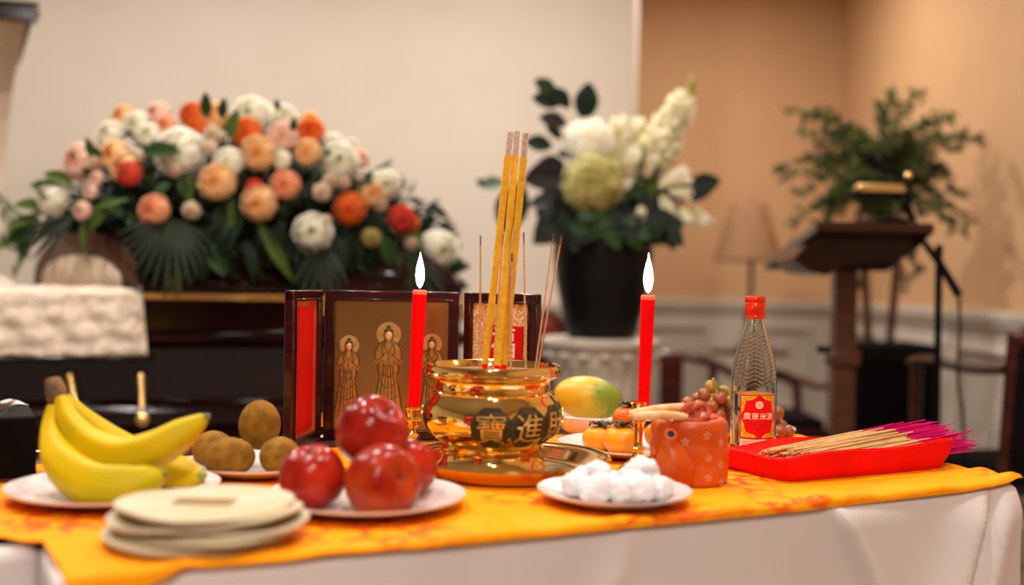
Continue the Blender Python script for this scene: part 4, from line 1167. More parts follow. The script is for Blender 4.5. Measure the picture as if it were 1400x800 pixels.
# ------------------------------------------------------------------ flowers
def bloom_mesh(layers, seed, spiky=0.0):
    rs = random.Random(seed); mb = MB()
    for (rad, rim, cnt, curl) in layers:
        off_ = rs.uniform(0, 6)
        for k in range(cnt):
            a0 = off_ + 2 * pi * k / cnt; wdt = pi / cnt * 1.45; rows = []
            jit = rs.uniform(-.06, .06)
            for j in range(5):
                v = j / 4; row = []
                for i in range(5):
                    u = i / 4 * 2 - 1
                    th = pi * .95 + (R(rim) - pi * .95 + (.10 + spiky) * u * u) * v ** .8
                    a = a0 + u * wdt * (1 - .30 * v ** 3)
                    r = (rad + jit * .3) * (1 + curl * v ** 4) * (1 + .02 * u * sin(5 * v))
                    row.append((r * sin(th) * cos(a), r * sin(th) * sin(a), r * cos(th)))
                rows.append(row)
            mb.grid(rows)
    return mb.mesh('bloom')
ROSE = bloom_mesh([(1.0, 84, 6, .16), (.92, 64, 6, .14), (.84, 50, 5, .12), (.76, 38, 5, .10), (.68, 26, 4, .06), (.62, 13, 3, .02)], 1, .1)
RANU = bloom_mesh([(1.0, 84, 9, .08), (.95, 68, 9, .08), (.89, 56, 8, .07), (.83, 45, 8, .06), (.77, 34, 7, .05), (.71, 24, 6, .04), (.66, 14, 5, 0), (.62, 6, 4, 0)], 2, .08)
PEON = bloom_mesh([(1.0, 96, 8, .18), (.94, 76, 9, .16), (.88, 60, 9, .14), (.82, 46, 8, .12), (.76, 33, 7, .10), (.70, 21, 6, .06), (.65, 10, 5, .02)], 3, .2)
def cluster_mesh(n, seed, fr=.2):
    rs = random.Random(seed); mb = MB()
    for i in range(n):
        z = 1 - 1.7 * (i + .5) / n; a = i * 2.399963 + rs.uniform(-.1, .1); s = sqrt(max(0, 1 - z * z)); c = Vector((s * cos(a), s * sin(a), z)) * rs.uniform(.82, 1.0)
        q = c.normalized().to_track_quat('Z', 'Y')
        for k in range(4):
            b0 = k * pi / 2 + i
            pts_ = [Vector((0, 0, 0)), Vector((fr * cos(b0 - .6), fr * sin(b0 - .6), .05)), Vector((fr * 1.4 * cos(b0), fr * 1.4 * sin(b0), .02)), Vector((fr * cos(b0 + .6), fr * sin(b0 + .6), .05))]
            mb.add([c + q @ p for p in pts_], [(0, 1, 2, 3)])
    mb.sphere((0, 0, -.05), .78, 14, 10)
    return mb.mesh('cluster')
HYDR = cluster_mesh(110, 5, .15); DUST = cluster_mesh(34, 6, .24)
C = {
 'W': petal_mat('petal_white', (.90, .84, .60), (.94, .90, .80)),
 'P': petal_mat('petal_pink', (.88, .46, .32), (.94, .72, .60)),
 'Y': petal_mat('petal_peach', (.90, .40, .09), (.95, .70, .40)),
 'S': petal_mat('petal_salmon', (.85, .26, .07), (.92, .52, .32)),
 'O': petal_mat('petal_orange', (.80, .10, .01), (.86, .24, .025)),
 'R': petal_mat('petal_coral', (.75, .06, .02), (.80, .10, .06)),
 'D': petal_mat('petal_dusty', (.50, .34, .20), (.70, .54, .40)),
 'G': petal_mat('petal_olive', (.30, .22, .05), (.52, .40, .14)),
 'GY': petal_mat('petal_yellow_green', (.42, .36, .08), (.62, .54, .20)),
}
SC = Vector((at(325, 330, 3.25).x, 3.28, at(325, 330, 3.25).z))
spray = thing('casket_spray', 'large domed casket spray of white, peach, pink and orange flowers with trailing greens', 'flower spray', SC)
BL = [(245, 207, 31, 'W', PEON), (111, 220, 24, 'P', PEON), (156, 212, 18, 'Y', ROSE), (170, 228, 19, 'Y', ROSE), (177, 237, 17, 'R', RANU), (72, 271, 21, 'W', PEON), (211, 287, 20, 'S', RANU),
      (167, 158, 14, 'Y', ROSE), (188, 171, 18, 'W', PEON), (150, 184, 18, 'W', ROSE), (215, 158, 18, 'P', ROSE), (227, 173, 14, 'S', ROSE), (205, 185, 15, 'W', ROSE), (263, 157, 17, 'O', RANU), (290, 160, 19, 'Y', ROSE),
      (312, 222, 19, 'W', RANU), (297, 249, 24, 'Y', RANU), (337, 182, 19, 'O', RANU), (343, 158, 25, 'W', PEON), (353, 210, 23, 'Y', RANU), (386, 188, 19, 'P', RANU),
      (388, 160, 16, 'W', ROSE), (424, 181, 17, 'O', ROSE), (420, 209, 18, 'Y', RANU), (384, 219, 13, 'W', RANU), (390, 253, 20, 'S', RANU), (348, 257, 11, 'R', ROSE), (354, 278, 23, 'Y', RANU),
      (463, 220, 25, 'W', PEON), (455, 200, 16, 'W', ROSE), (492, 218, 12, 'P', ROSE), (527, 252, 18, 'W', PEON), (508, 265, 16, 'Y', ROSE), (478, 286, 20, 'O', RANU), (427, 317, 24, 'W', PEON),
      (549, 300, 16, 'R', ROSE), (560, 306, 11, 'O', ROSE), (600, 342, 24, 'W', PEON), (113, 288, 12, 'P', ROSE), (124, 262, 10, 'P', ROSE), (424, 166, 12, 'Y', ROSE), (268, 175, 12, 'O', ROSE),
      (262, 288, 13, 'D', DUST), (292, 186, 14, 'D', DUST), (186, 214, 13, 'D', DUST), (440, 263, 13, 'D', DUST), (452, 247, 11, 'D', DUST), (507, 325, 13, 'G', DUST), (562, 333, 10, 'D', DUST),
      (240, 232, 10, 'D', DUST), (470, 250, 9, 'D', DUST), (520, 280, 10, 'D', DUST), (132, 244, 9, 'P', ROSE), (286, 203, 11, 'D', DUST), (445, 302, 9, 'D', DUST), (493, 240, 9, 'W', ROSE), (480, 200, 10, 'W', ROSE)]
NM = {'W': 'white_bloom', 'P': 'pink_bloom', 'Y': 'peach_bloom', 'S': 'salmon_bloom', 'O': 'orange_bloom', 'R': 'coral_bloom', 'D': 'dusty_cluster', 'G': 'olive_cluster'}
for (px, py, r, c, me) in BL:
    ex = max(-.97, min(.97, (px - 330) / 320)); ey = max(-.9, min(.95, (330 - py) / 200)); ez = sqrt(max(.04, 1 - ex * ex - ey * ey))
    d = 3.27 - .40 * ez + (px - 330) * .0007
    p = at(px, py, d)
    nrm = Vector((ex * .6 + rnd(-.15, .15), -1.0 * ez - .8, ey * .4 + rnd(-.1, .2)))
    o = link(NM[c], me, C[c], spray, loc=p - SC, rot=align(nrm, rnd(0, 6)), scale=r * d / F * rnd(.99, 1.07))
# leaf meshes
def leaf_mesh(w_=.25, fold_=.12, droop=.25, n=7):
    rows = []
    for i in range(n):
        u = i / (n - 1); hw_ = w_ * sin(pi * min(1, u * .96 + .03)) ** .8
        z = -droop * u * u
        rows.append([(-hw_, u, z + fold_ * hw_ / w_), (0, u, z), (hw_, u, z + fold_ * hw_ / w_)])
    return MB().grid(rows).mesh('leaf')
LEAF = leaf_mesh(); LEAFN = leaf_mesh(.10, .04, .35, 8); LEAFB = leaf_mesh(.33, .06, .12, 8)
def leaf_at(parent, org_, p, dirv, L, m, me=LEAF, nm='leaf', spin=None):
    y = Vector(dirv).normalized(); z = Vector((rnd(-.4, .4), -1 if spin is None else spin, rnd(0, .8)))
    x = y.cross(z).normalized(); z = x.cross(y)
    mt = Matrix((x, y, z)).transposed()
    return link(nm, me, m, parent, loc=p - org_, rot=mt.to_quaternion(), scale=L)
random.seed(21)
# dense greenery core as countless small leaves
mb = MB()
def raw_leaf(mb, p, d, L, w_=.2):
    y = d.normalized(); s = y.cross(Vector((rnd(-1, 1), rnd(-1, 1), rnd(-1, 1)))).normalized() * L * w_; up = y.cross(s).normalized() * L * .06
    mb.add([p, p + y * L * .35 + s + up, p + y * L, p + y * L * .35 - s + up, p + y * L * .5 - up], [(0, 1, 4), (1, 2, 4), (2, 3, 4), (3, 0, 4)])
for k in range(5200):
    q = Vector((rnd(-1, 1), rnd(-1, 1), rnd(-.35, 1)))
    if q.length > 1: continue
    if q.length < .45: continue
    px = 325 + q.x * 295; py = 322 - q.z * 148 * (1 - .12 * abs(q.x)) + abs(q.x) ** 2 * 34; d = 3.34 + .30 * q.y + q.x * .2
    if py > 318 and px < 195: continue
    p = at(px, py, d) - SC; dr = Vector((q.x + rnd(-.6, .6), q.y - .2 + rnd(-.6, .6), q.z * .7 + rnd(-.7, .5)))
    raw_leaf(mb, p, dr, rnd(.035, .075))
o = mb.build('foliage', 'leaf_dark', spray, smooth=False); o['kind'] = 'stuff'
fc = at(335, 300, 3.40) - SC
MB().sphere(fc, (.50, .20, .215), 40, 20, lambda q: 1 + .05 * sin(9 * q.x + 3) * sin(11 * q.z) + .03 * sin(23 * q.x + 17 * q.y)).build('dark_core', 'leaf_dark', spray)  # added dark core, makes the shaded gaps between blooms read black
def prow(px, py): 
    ex = max(-.97, min(.97, (px - 330) / 320)); return 3.30 - .34 * sqrt(1 - ex * ex) + (px - 330) * .0007
def pleaf(px, py, qx, qy, m='leaf', me=LEAF, dd=0, nm='leaf', dd2=0):
    d = prow(px, py) - .02 + dd; a = at(px, py, d); b_ = at(qx, qy, d - .03 + dd2); leaf_at(spray, SC, a, b_ - a, (b_ - a).length, m, me, nm)
for a in [(282, 160, 281, 128), (303, 162, 306, 136), (316, 190, 320, 150), (380, 150, 378, 138), (400, 180, 403, 162), (125, 215, 120, 190), (140, 215, 120, 200), (320, 270, 305, 340), (300, 280, 318, 338), (455, 215, 444, 205),
          (490, 270, 505, 234), (495, 275, 504, 250), (100, 250, 60, 235), (90, 262, 40, 252), (62, 285, 20, 275), (55, 300, 8, 305), (50, 310, 6, 330), (40, 320, 25, 350), (45, 290, 48, 276), (140, 270, 165, 292), (150, 280, 105, 318),
          (560, 300, 575, 290), (570, 320, 575, 312), (540, 310, 580, 330), (600, 370, 640, 362), (590, 380, 620, 355), (610, 385, 640, 390), (580, 350, 560, 380), (560, 360, 600, 395), (170, 190, 178, 178), (196, 210, 240, 200), (250, 240, 250, 266), (235, 250, 205, 268), (260, 240, 256, 275)]:
    pleaf(*a, m=random.choice(['leaf', 'leaf', 'leaf_lite']))
for a in [(115, 300, 110, 345), (130, 285, 165, 268), (355, 305, 395, 378), (352, 300, 385, 362), (420, 345, 447, 392), (318, 272, 312, 335), (400, 330, 425, 350), (230, 330, 228, 402), (240, 340, 244, 395)]:
    pleaf(*a, m='leaf_lite', me=LEAFN, nm='long_leaf', dd=-.03)
for k in range(120):
    a = rnd(0, pi); px = 325 + 290 * cos(a) * rnd(.5, 1.0); py = 345 - 165 * sin(a) * rnd(.4, 1.0); q = rnd(0, 2 * pi)
    if py > 300 and px < 200: continue
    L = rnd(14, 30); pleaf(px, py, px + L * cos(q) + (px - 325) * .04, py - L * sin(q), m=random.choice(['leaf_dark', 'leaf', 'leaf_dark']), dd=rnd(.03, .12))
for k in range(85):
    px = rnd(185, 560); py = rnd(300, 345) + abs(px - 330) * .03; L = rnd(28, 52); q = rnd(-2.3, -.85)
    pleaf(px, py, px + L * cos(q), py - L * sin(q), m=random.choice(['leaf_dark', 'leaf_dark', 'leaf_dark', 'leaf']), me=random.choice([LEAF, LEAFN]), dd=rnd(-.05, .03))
# fan palm fronds
def fan(px, py, angs, Ls, m='frond'):
    d = prow(px, py) - .07; o0 = at(px, py, d); mb = MB()
    for k, (a, L) in enumerate(zip(angs, Ls)):
        e = at(px + L * cos(R(a)), py - L * sin(R(a)), d - .05 - .0003 * L); dr = e - o0; side = dr.cross(Vector((0, 1, 0))).normalized() * .007
        rows = []
        for i in range(8):
            u = i / 7; w_ = sin(pi * min(1, .08 + u * .92)) ** .7; c = o0 + dr * u + Vector((0, 0, -.03 * u * u)); rows.append([c - side * w_, c + Vector((0, -.003 * w_, 0)), c + side * w_])
        mb.grid([[p - SC for p in r_] for r_ in rows])
    mb.build('palm_frond', m, spray, smooth=False)
fan(235, 300, [184, 196, 207, 218, 228, 240, 252, 264, 276, 288, 300, 312, 325, 340], [75, 78, 80, 80, 78, 80, 90, 100, 95, 80, 72, 66, 62, 60])
fan(100, 296, [186, 198, 208, 218, 229], [72, 84, 84, 76, 60])
fan(440, 330, [230, 245, 258, 270, 283, 295, 308], [60, 70, 74, 76, 74, 66, 60])
fan(560, 350, [250, 262, 275, 290, 305, 320, 335], [55, 60, 62, 66, 70, 72, 60])
# wispy fern at left edge
for (a, b_, c, d_) in ((45, 330, 2, 290), (40, 345, 5, 330), (30, 300, -10, 262), (50, 320, 20, 372), (25, 310, -10, 345)):
    d = 3.25; p0, p1 = at(a, b_, d), at(c, d_, d - .05); mb = MB(); mb.tube([p0 - SC, (p0 + p1) / 2 - SC + Vector((0, 0, .01)), p1 - SC], .0012, 4)
    for k in range(14):
        u = k / 13; p = p0.lerp(p1, u) - SC
        for sg in (-1, 1): raw_leaf(mb, p, (p1 - p0).normalized() * .5 + Vector((0, rnd(-.3, .3), sg * .8 + rnd(-.3, .3))), .022, .25)
    mb.build('fern_sprig', 'leaf_lite', spray, smooth=False)

# ------------------------------------------------------------------ urn arrangement on pedestal
UD = 3.6
u0 = at(822, 461, UD)
ped = thing('pedestal_table', 'pale stone pedestal with a round top carrying the black urn', 'pedestal', (at(822, 461, UD).x, UD, 0))
ph_ = u0.z - .002
MB().lathe([(0, ph_), (.185, ph_), (.198, ph_ - .006), (.198, ph_ - .022), (.185, ph_ - .030), (.178, ph_ - .034)], 64).build('round_top', 'marble', ped)
MB().lathe([(.178, ph_ - .034), (.170, ph_ - .06), (.172, ph_ - .08), (.160, ph_ - .10), (.150, ph_ - .14), (.148, .20), (.165, .16), (.18, .10), (.185, 0), (0, 0)], 96, fn=lambda r, z, a: r * (1 + (.025 * cos(20 * a) if .2 <= z <= ph_ - .10 else 0))).build('column', 'marble', ped)
for k in range(16):
    a = 2 * pi * k / 16
    MB().sphere((.176 * cos(a), .176 * sin(a), ph_ - .055), (.022, .022, .014), 10, 6).build('carved_boss', 'marble', ped)
urn = thing('urn', 'tall matte black urn vase tapering to its foot on the pedestal', 'vase', (u0.x, UD, ph_))
s_ = UD / F
ug = [(0, 0), (44 * s_, 0), (46 * s_, .005), (47 * s_, .015), (55 * s_, 38 * s_), (63 * s_, 76 * s_), (68 * s_, 115 * s_), (67 * s_, 135 * s_), (62 * s_, 150 * s_), (60 * s_, 156 * s_), (62 * s_, 160 * s_), (60 * s_, 163 * s_), (54 * s_, 158 * s_), (50 * s_, 140 * s_), (0, 135 * s_)]
MB().lathe(ug, 64).build('urn_body', 'blackgloss', urn)
MB().lathe([(60.5 * s_, 157 * s_), (64 * s_, 160 * s_), (63 * s_, 164 * s_), (58 * s_, 163 * s_)], 64).build('urn_lip', 'blackgloss', urn)
VO = Vector((u0.x, UD, ph_ + 150 * s_))
arr = thing('flower_arrangement', 'white and yellow-green arrangement with dark glossy leaves in the black urn', 'flower arrangement', VO)
def abloom(px, py, r, c, me, d=None, nm=None, nrm=None):
    d = d or UD - .08; p = at(px, py, d); n_ = nrm or Vector(((px - 830) / 130, -1, (300 - py) / 150))
    return link(nm, me, C[c], arr, loc=p - VO, rot=align(n_, rnd(0, 6)), scale=r * d / F)
def astem(p, r=.003, m='stem', nm='stem'):
    q = p - VO; MB().tube([(rnd(-.03, .03), rnd(-.03, .03), -.05), q * .5 + Vector((0, 0, .04)), q], [r, r, r * .8], 6).build(nm, m, arr)
for (px, py) in ((808, 190), (812, 248), (925, 240), (915, 290), (875, 292), (960, 298), (870, 165), (845, 165)): astem(at(px, py, UD - .03))
abloom(808, 196, 34, 'W', HYDR, nm='white_hydrangea'); abloom(812, 250, 43, 'GY', HYDR, UD - .14, 'green_hydrangea'); abloom(790, 188, 20, 'W', HYDR, UD - .02, 'white_hydrangea')
# trumpet / tulip shaped lilies
def lily_mesh(seed):
    rs = random.Random(seed); mb = MB()
    for k in range(6):
        a0 = 2 * pi * k / 6 + (.2 if k % 2 else 0); rows = []
        for i in range(8):
            u = i / 7; r = .08 + .42 * u ** 1.6; w_ = .30 * sin(pi * min(1, .12 + .86 * u)) ** .8; z = -1 + 1.75 * u - .35 * u ** 5; row = []
            for s in (-1, -.4, .4, 1):
                row.append((r * cos(a0) - s * w_ * sin(a0), r * sin(a0) + s * w_ * cos(a0), z + .05 * abs(s)))
            rows.append(row)
        mb.grid(rows)
    return mb.mesh('lily')
LILY = lily_mesh(3)
for (px, py, r, dx, dz, c) in ((928, 243, 30, .8, .35, 'W'), (915, 290, 28, .35, -.9, 'W'), (876, 292, 19, -.1, -.7, 'W'), (962, 300, 24, .6, -.8, 'W'), (870, 172, 24, .1, 1, 'W'), (845, 170, 22, -.15, 1, 'W'), (898, 185, 20, .3, 1, 'W'), (935, 265, 22, .9, -.2, 'W'),
                          (866, 215, 26, .1, 1, 'W'), (890, 222, 22, .2, 1, 'W'), (940, 300, 20, .4, -.8, 'W')):
    abloom(px, py, r, c, LILY, UD - .10 - rnd(0, .05), 'white_lily', Vector((dx, -.5, dz)))
# tall spikes of white florets
def spike(p0, p1, w0, w1, nm, n=60, m='W', d0=UD):
    a, b_ = at(*p0, d0), at(*p1, d0 - .04); mb = MB(); ax = (b_ - a)
    for k in range(n):
        u = k / n; rr = (w0 + (w1 - w0) * u) * d0 / F; an = k * 2.4; c = a + ax * u; s1 = ax.cross(Vector((0, 1, 0))).normalized(); s2 = ax.cross(s1).normalized()
        o_ = s1 * cos(an) * rr + s2 * sin(an) * rr; o_ = o_ * random.uniform(.6, 1.25); p = c + o_ * .7; q = (o_.normalized() + ax.normalized() * .4).to_track_quat('Z', 'Y'); fr = rr * random.uniform(.7, 1.1) + .004
        for j in range(5):
            b0 = j * 2 * pi / 5
            mb.add([p + q @ Vector(v) - VO for v in ((0, 0, 0), (fr * .7 * cos(b0 - .5), fr * .7 * sin(b0 - .5), fr * .4), (fr * cos(b0), fr * sin(b0), fr * .3), (fr * .7 * cos(b0 + .5), fr * .7 * sin(b0 + .5), fr * .4))], [(0, 1, 2, 3)])
    mb.build(nm, C[m], arr, smooth=False)
    MB().tube([a - VO, (a + b_) / 2 - VO, b_ - VO + (b_ - a) * .04], [.004, .003, .002], 6).build('stem', 'stem', arr)
spike((878, 245), (936, 135), 26, 14, 'flower_spike', 90); spike((930, 150), (950, 108), 8, 4, 'bud_spike', 22, 'GY'); spike((880, 235), (912, 160), 18, 10, 'flower_spike', 50); spike((838, 240), (846, 160), 12, 8, 'flower_spike', 36)
def aleaf(px, py, qx, qy, m, me=LEAFB, dd=0, sp=None):
    a = at(px, py, UD - .06 + dd); b_ = at(qx, qy, UD - .08 + dd); leaf_at(arr, VO, a, b_ - a, (b_ - a).length, m, me, 'large_leaf', sp)
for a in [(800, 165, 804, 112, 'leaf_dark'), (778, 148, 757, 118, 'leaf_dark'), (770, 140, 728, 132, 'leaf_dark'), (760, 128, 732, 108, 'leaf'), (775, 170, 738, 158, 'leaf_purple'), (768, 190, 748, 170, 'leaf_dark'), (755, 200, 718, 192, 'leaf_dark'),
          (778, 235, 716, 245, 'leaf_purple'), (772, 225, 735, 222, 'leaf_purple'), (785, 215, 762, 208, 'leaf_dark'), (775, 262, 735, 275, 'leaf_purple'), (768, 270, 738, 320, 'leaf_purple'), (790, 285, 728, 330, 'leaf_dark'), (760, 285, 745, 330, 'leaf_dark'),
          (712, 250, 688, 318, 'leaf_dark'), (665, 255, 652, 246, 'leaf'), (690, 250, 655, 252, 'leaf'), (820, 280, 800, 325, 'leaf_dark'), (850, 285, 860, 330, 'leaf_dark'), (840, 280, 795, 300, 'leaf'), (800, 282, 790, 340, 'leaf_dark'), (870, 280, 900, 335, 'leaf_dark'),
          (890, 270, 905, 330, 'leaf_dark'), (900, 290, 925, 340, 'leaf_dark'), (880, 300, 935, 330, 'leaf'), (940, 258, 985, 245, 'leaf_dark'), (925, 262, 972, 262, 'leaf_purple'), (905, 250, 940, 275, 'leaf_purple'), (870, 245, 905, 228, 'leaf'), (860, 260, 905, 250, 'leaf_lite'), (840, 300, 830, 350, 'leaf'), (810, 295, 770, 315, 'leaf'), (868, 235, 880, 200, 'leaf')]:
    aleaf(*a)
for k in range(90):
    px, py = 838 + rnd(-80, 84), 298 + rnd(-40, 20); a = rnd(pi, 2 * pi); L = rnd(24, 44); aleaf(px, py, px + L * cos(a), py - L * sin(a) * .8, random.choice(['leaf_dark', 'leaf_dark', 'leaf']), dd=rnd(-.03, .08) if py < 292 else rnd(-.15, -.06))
P = [at(835, 200, UD), at(838, 150, UD), at(850, 98, UD)]
MB().tube([p - VO for p in P], .0015, 5).build('twig', 'stick_thin', arr); P = [at(712, 255, UD - .06), at(742, 245, UD - .06), at(790, 262, UD - .05)]; MB().tube([p - VO for p in P], .0018, 5).build('twig', 'stem', arr)

# ------------------------------------------------------------------ lectern group
LD = 3.25
def fr(px, py, d): return at(px, py, d)
lx = at(1152, 500, LD).x
lec = thing('lectern', 'dark glossy wooden lectern with slanted reading top', 'lectern', (lx, LD, 0))
O = Vector((lx, LD, 0))
# post: two stiles
MB().box((0, 0, .55), (.066, .05, 1.02)).build('post', 'lectern', lec, bevel=.004)
MB().box((0, 0, .03), (.40, .36, .06)).build('foot', 'lectern', lec, bevel=.01)
MB().box((.0, 0, .80), (.09, .07, .05)).build('collar', 'lectern', lec, bevel=.008)
MB().tube([(-.035, 0, .825), (-.075, -.002, .825)], [.008, .012], 12).build('height_knob', 'black', lec)
# top: slanted board
A = fr(1122, 306, 3.12) - O; B = fr(1276, 308, 3.12) - O; Cc = fr(1262, 352, 3.55) - O; D = fr(1045, 357, 3.50) - O
tb_ = MB(); th = Vector((0, 0, -.028))
vs_ = [A, B, Cc, D, A + th, B + th, Cc + th, D + th]
A2 = fr(1118, 303, 3.0) - O; B2 = fr(1278, 305, 3.0) - O
# near (high) edge towards the camera, board dropping away to the reader side
A2.z = B2.z
C2 = Vector((B2.x + .02, B2.y + .42, B2.z - .12)); D2 = Vector((D.x, D.y + .0, D.z))
C2.z = D2.z
tb_.add([A2, B2, C2, D2, A2 + th, B2 + th, C2 + th, D2 + th], [(0, 1, 2, 3), (7, 6, 5, 4), (0, 4, 5, 1), (1, 5, 6, 2), (2, 6, 7, 3), (3, 7, 4, 0)])
tb_.build('reading_top', 'lectern_top', lec, smooth=False, bevel=.004)
# box below
x0_, x1_ = (fr(1122, 330, 3.06) - O).x, (fr(1265, 330, 3.06) - O).x; zt = A2.z - .03
xs = [fr(1075, 355, 3.15) - O, fr(1122, 318, 3.06) - O, fr(1268, 318, 3.06) - O, fr(1262, 335, 3.06) - O, fr(1232, 358, 3.06) - O, fr(1180, 360, 3.06) - O, fr(1150, 362, 3.10) - O, fr(1122, 377, 3.15) - O, fr(1098, 372, 3.15) - O]
mb = MB(); front = [Vector((p.x, -.17, p.z)) for p in xs]; back = [Vector((p.x, .10, p.z - .0)) for p in xs]; n = len(xs)
mb.add(front + back, [tuple(range(n)), tuple(range(n, 2 * n))[::-1]] + [(k, (k + 1) % n, n + (k + 1) % n, n + k) for k in range(n)])
mb.build('book_tray', 'rose_dark', lec, smooth=False) if 'rose_dark' in M else mb.build('book_tray', 'cherry', lec, smooth=False)
# brass reading lamp on top
lp_ = thing('reading_lamp', 'small brass-topped reading lamp standing on the lectern', 'lamp', fr(1222, 304, 3.08))
O2 = Vector(lp_.location)
a, b_ = fr(1168, 258, 3.05) - O2, fr(1236, 260, 3.05) - O2
MB().tube([a, a + (b_ - a) * .06, a + (b_ - a) * .94, b_], [.010, .021, .021, .010], 16, flat=.8).build('lamp_shade', 'gold_bar', lp_)
MB().box(tuple((a + b_) / 2 + Vector((0, .004, -.016))), (.165, .05, .012)).build('shade_lip', 'black', lp_, bevel=.003)
MB().tube([fr(1244, 302, 3.08) - O2, fr(1240, 285, 3.08) - O2, fr(1222, 268, 3.07) - O2], .006, 8).build('arm', 'black', lp_)
MB().lathe([(0, .0), (.05, 0), (.05, .008), (.015, .014), (0, .014)], 24).build('base', 'black', lp_)
MB().sphere(fr(1242, 240, 3.08) - O2, .011, 12, 8).build('finial', 'gold_bar', lp_)
MB().tube([fr(1244, 300, 3.08) - O2, fr(1243, 268, 3.08) - O2, fr(1242, 240, 3.08) - O2], .0035, 8).build('neck', 'black', lp_)
# microphone on stand
msb = fr(1283, 560, 3.05); mic = thing('microphone_stand', 'black microphone stand with an angled boom right of the lectern', 'microphone stand', (msb.x, 3.05, 0)); O3 = Vector(mic.location)
MB().tube([(0, 0, .02), fr(1284, 335, 3.05) - O3], .010, 10).build('pole', 'black', mic)
for k in range(3):
    a = k * 2 * pi / 3 + .4; MB().tube([(0, 0, .10), (.26 * cos(a), .26 * sin(a), .012)], .009, 8).build('leg', 'black', mic)
MB().tube([fr(1262, 330, 3.05) - O3, fr(1285, 360, 3.03) - O3, fr(1311, 404, 3.0) - O3], [.009, .011, .012], 10).build('boom', 'black', mic)
MB().tube([fr(1262, 330, 3.05) - O3, fr(1225, 240, 3.12) - O3, fr(1205, 228, 3.15) - O3, fr(1188, 216, 3.17) - O3], [.006, .007, .013, .018], 10).build('gooseneck_mic', 'black', mic)
cab = [fr(1311, 404, 3.0) - O3, fr(1312, 450, 3.0) - O3, fr(1310, 520, 3.0) - O3, fr(1318, 600, 3.0) - O3]; cab.append(Vector((.1, .02, .02)))
MB().tube([Vector(p) for p in spl([tuple(p) for p in cab], 24)], .004, 6).build('cable', 'black', mic)
# black speaker cabinet behind
c1 = fr(1225, 480, 3.9)
spk = thing('speaker_cabinet', 'big black speaker cabinet on the floor behind the lectern', 'speaker', (c1.x, 3.9 + .15, 0)); O4 = Vector(spk.location)
hh = fr(1225, 472, 3.9).z
MB().box((0, 0, hh / 2), (.31, .30, hh)).build('cabinet', 'amp', spk, bevel=.01)
MB().box((0, -.152, hh / 2 + .02), (.27, .008, hh - .12)).build('grille', 'black', spk, bevel=.004)
MB().tube([(.07, -.151, hh - .035), (.07, -.158, hh - .035)], .016, 14).build('control_knob', 'black', spk); 

# table lamp on side table
ld_ = 5.7
lb = at(1025, 478, ld_)
st_ = thing('side_table', 'small dark side table in the far alcove under the lamp', 'table', (lb.x, ld_, 0))
MB().lathe([(0, lb.z - .002), (.2, lb.z - .002), (.21, lb.z - .012), (.2, lb.z - .024), (0, lb.z - .024)], 40).build('tabletop', 'rose', st_)
for k in range(3):
    a = k * 2.09 + .5; MB().tube([(.02 * cos(a), .02 * sin(a), lb.z - .03), (.10 * cos(a), .10 * sin(a), lb.z * .5), (.18 * cos(a), .18 * sin(a), .0)], [.016, .012, .012], 8).build('leg', 'rose', st_)
lm = thing('table_lamp', 'unlit table lamp with a beige conical shade on a dark stem', 'lamp', lb)
zs = at(1020, 357, ld_).z - lb.z; zt_ = at(1020, 279, ld_).z - lb.z; k_ = ld_ / F
xoff = -5 * k_
MB().lathe([(46 * k_, zs), (45.5 * k_, zs + .01), (24 * k_, zt_), (23.5 * k_, zt_)], 48, (xoff, 0, 0)).build('lamp_shade', 'shade', lm, solid=.003)
MB().lathe([(0, 0), (.07, 0), (.075, .015), (.04, .03), (.018, .06), (.022, .12), (.030, .16), (.022, .20), (.012, .24), (.012, zs + .02), (.004, zs + .03), (.004, zt_ + .02), (0, zt_ + .03)], 28).build('lamp_base', 'blackgloss', lm)

# fern on a stand behind the lectern
fd = 4.3
fb_ = at(1205, 318, fd)
zst = at(1205, 345, fd).z
fs = thing('plant_stand', 'slim wooden stand behind the lectern carrying the fern', 'plant stand', (fb_.x, fd, 0))
MB().lathe([(0, zst), (.13, zst), (.135, zst - .01), (.13, zst - .022), (0, zst - .022)], 32).build('tray', 'wood_tan', fs) if 'wood_tan' in M else MB().lathe([(0, zst), (.13, zst), (.135, zst - .01), (.13, zst - .022), (0, zst - .022)], 32).build('shelf', 'rose', fs)
for k in range(4):
    a = k * pi / 2 + .4; MB().tube([(.09 * cos(a), .09 * sin(a), zst - .02), (.045 * cos(a), .045 * sin(a), zst * .6), (.12 * cos(a), .12 * sin(a), 0)], .014, 8).build('leg', 'lectern', fs)
FO = Vector((fb_.x, fd, zst))
fern = thing('potted_fern', 'bushy potted fern with arching green fronds behind the lectern', 'potted plant', FO)
MB().lathe([(0, 0), (.07, 0), (.09, .08), (.10, .12), (.105, .125), (.095, .13), (.085, .11), (0, .105)], 32).build('pot', 'concrete', fern)
random.seed(5)
ends = [(1064, 228), (1078, 150), (1095, 178), (1110, 150), (1132, 165), (1072, 240), (1090, 262), (1085, 300), (1108, 315), (1120, 195), (1140, 185), (1165, 180), (1180, 190), (1205, 145), (1225, 128), (1256, 128), (1215, 165), (1260, 170), (1285, 165), (1300, 158), (1320, 185), (1342, 190),
        (1310, 200), (1290, 190), (1275, 210), (1295, 235), (1310, 260), (1325, 300), (1318, 320), (1300, 300), (1290, 280), (1270, 250), (1250, 200), (1235, 180), (1160, 210), (1130, 230), (1110, 240), (1150, 250), (1145, 285), (1130, 300), (1260, 290), (1240, 390), (1255, 370), (1175, 385), (1160, 330), (1190, 200), (1230, 220), (1100, 215), (1125, 215), (1265, 225)]
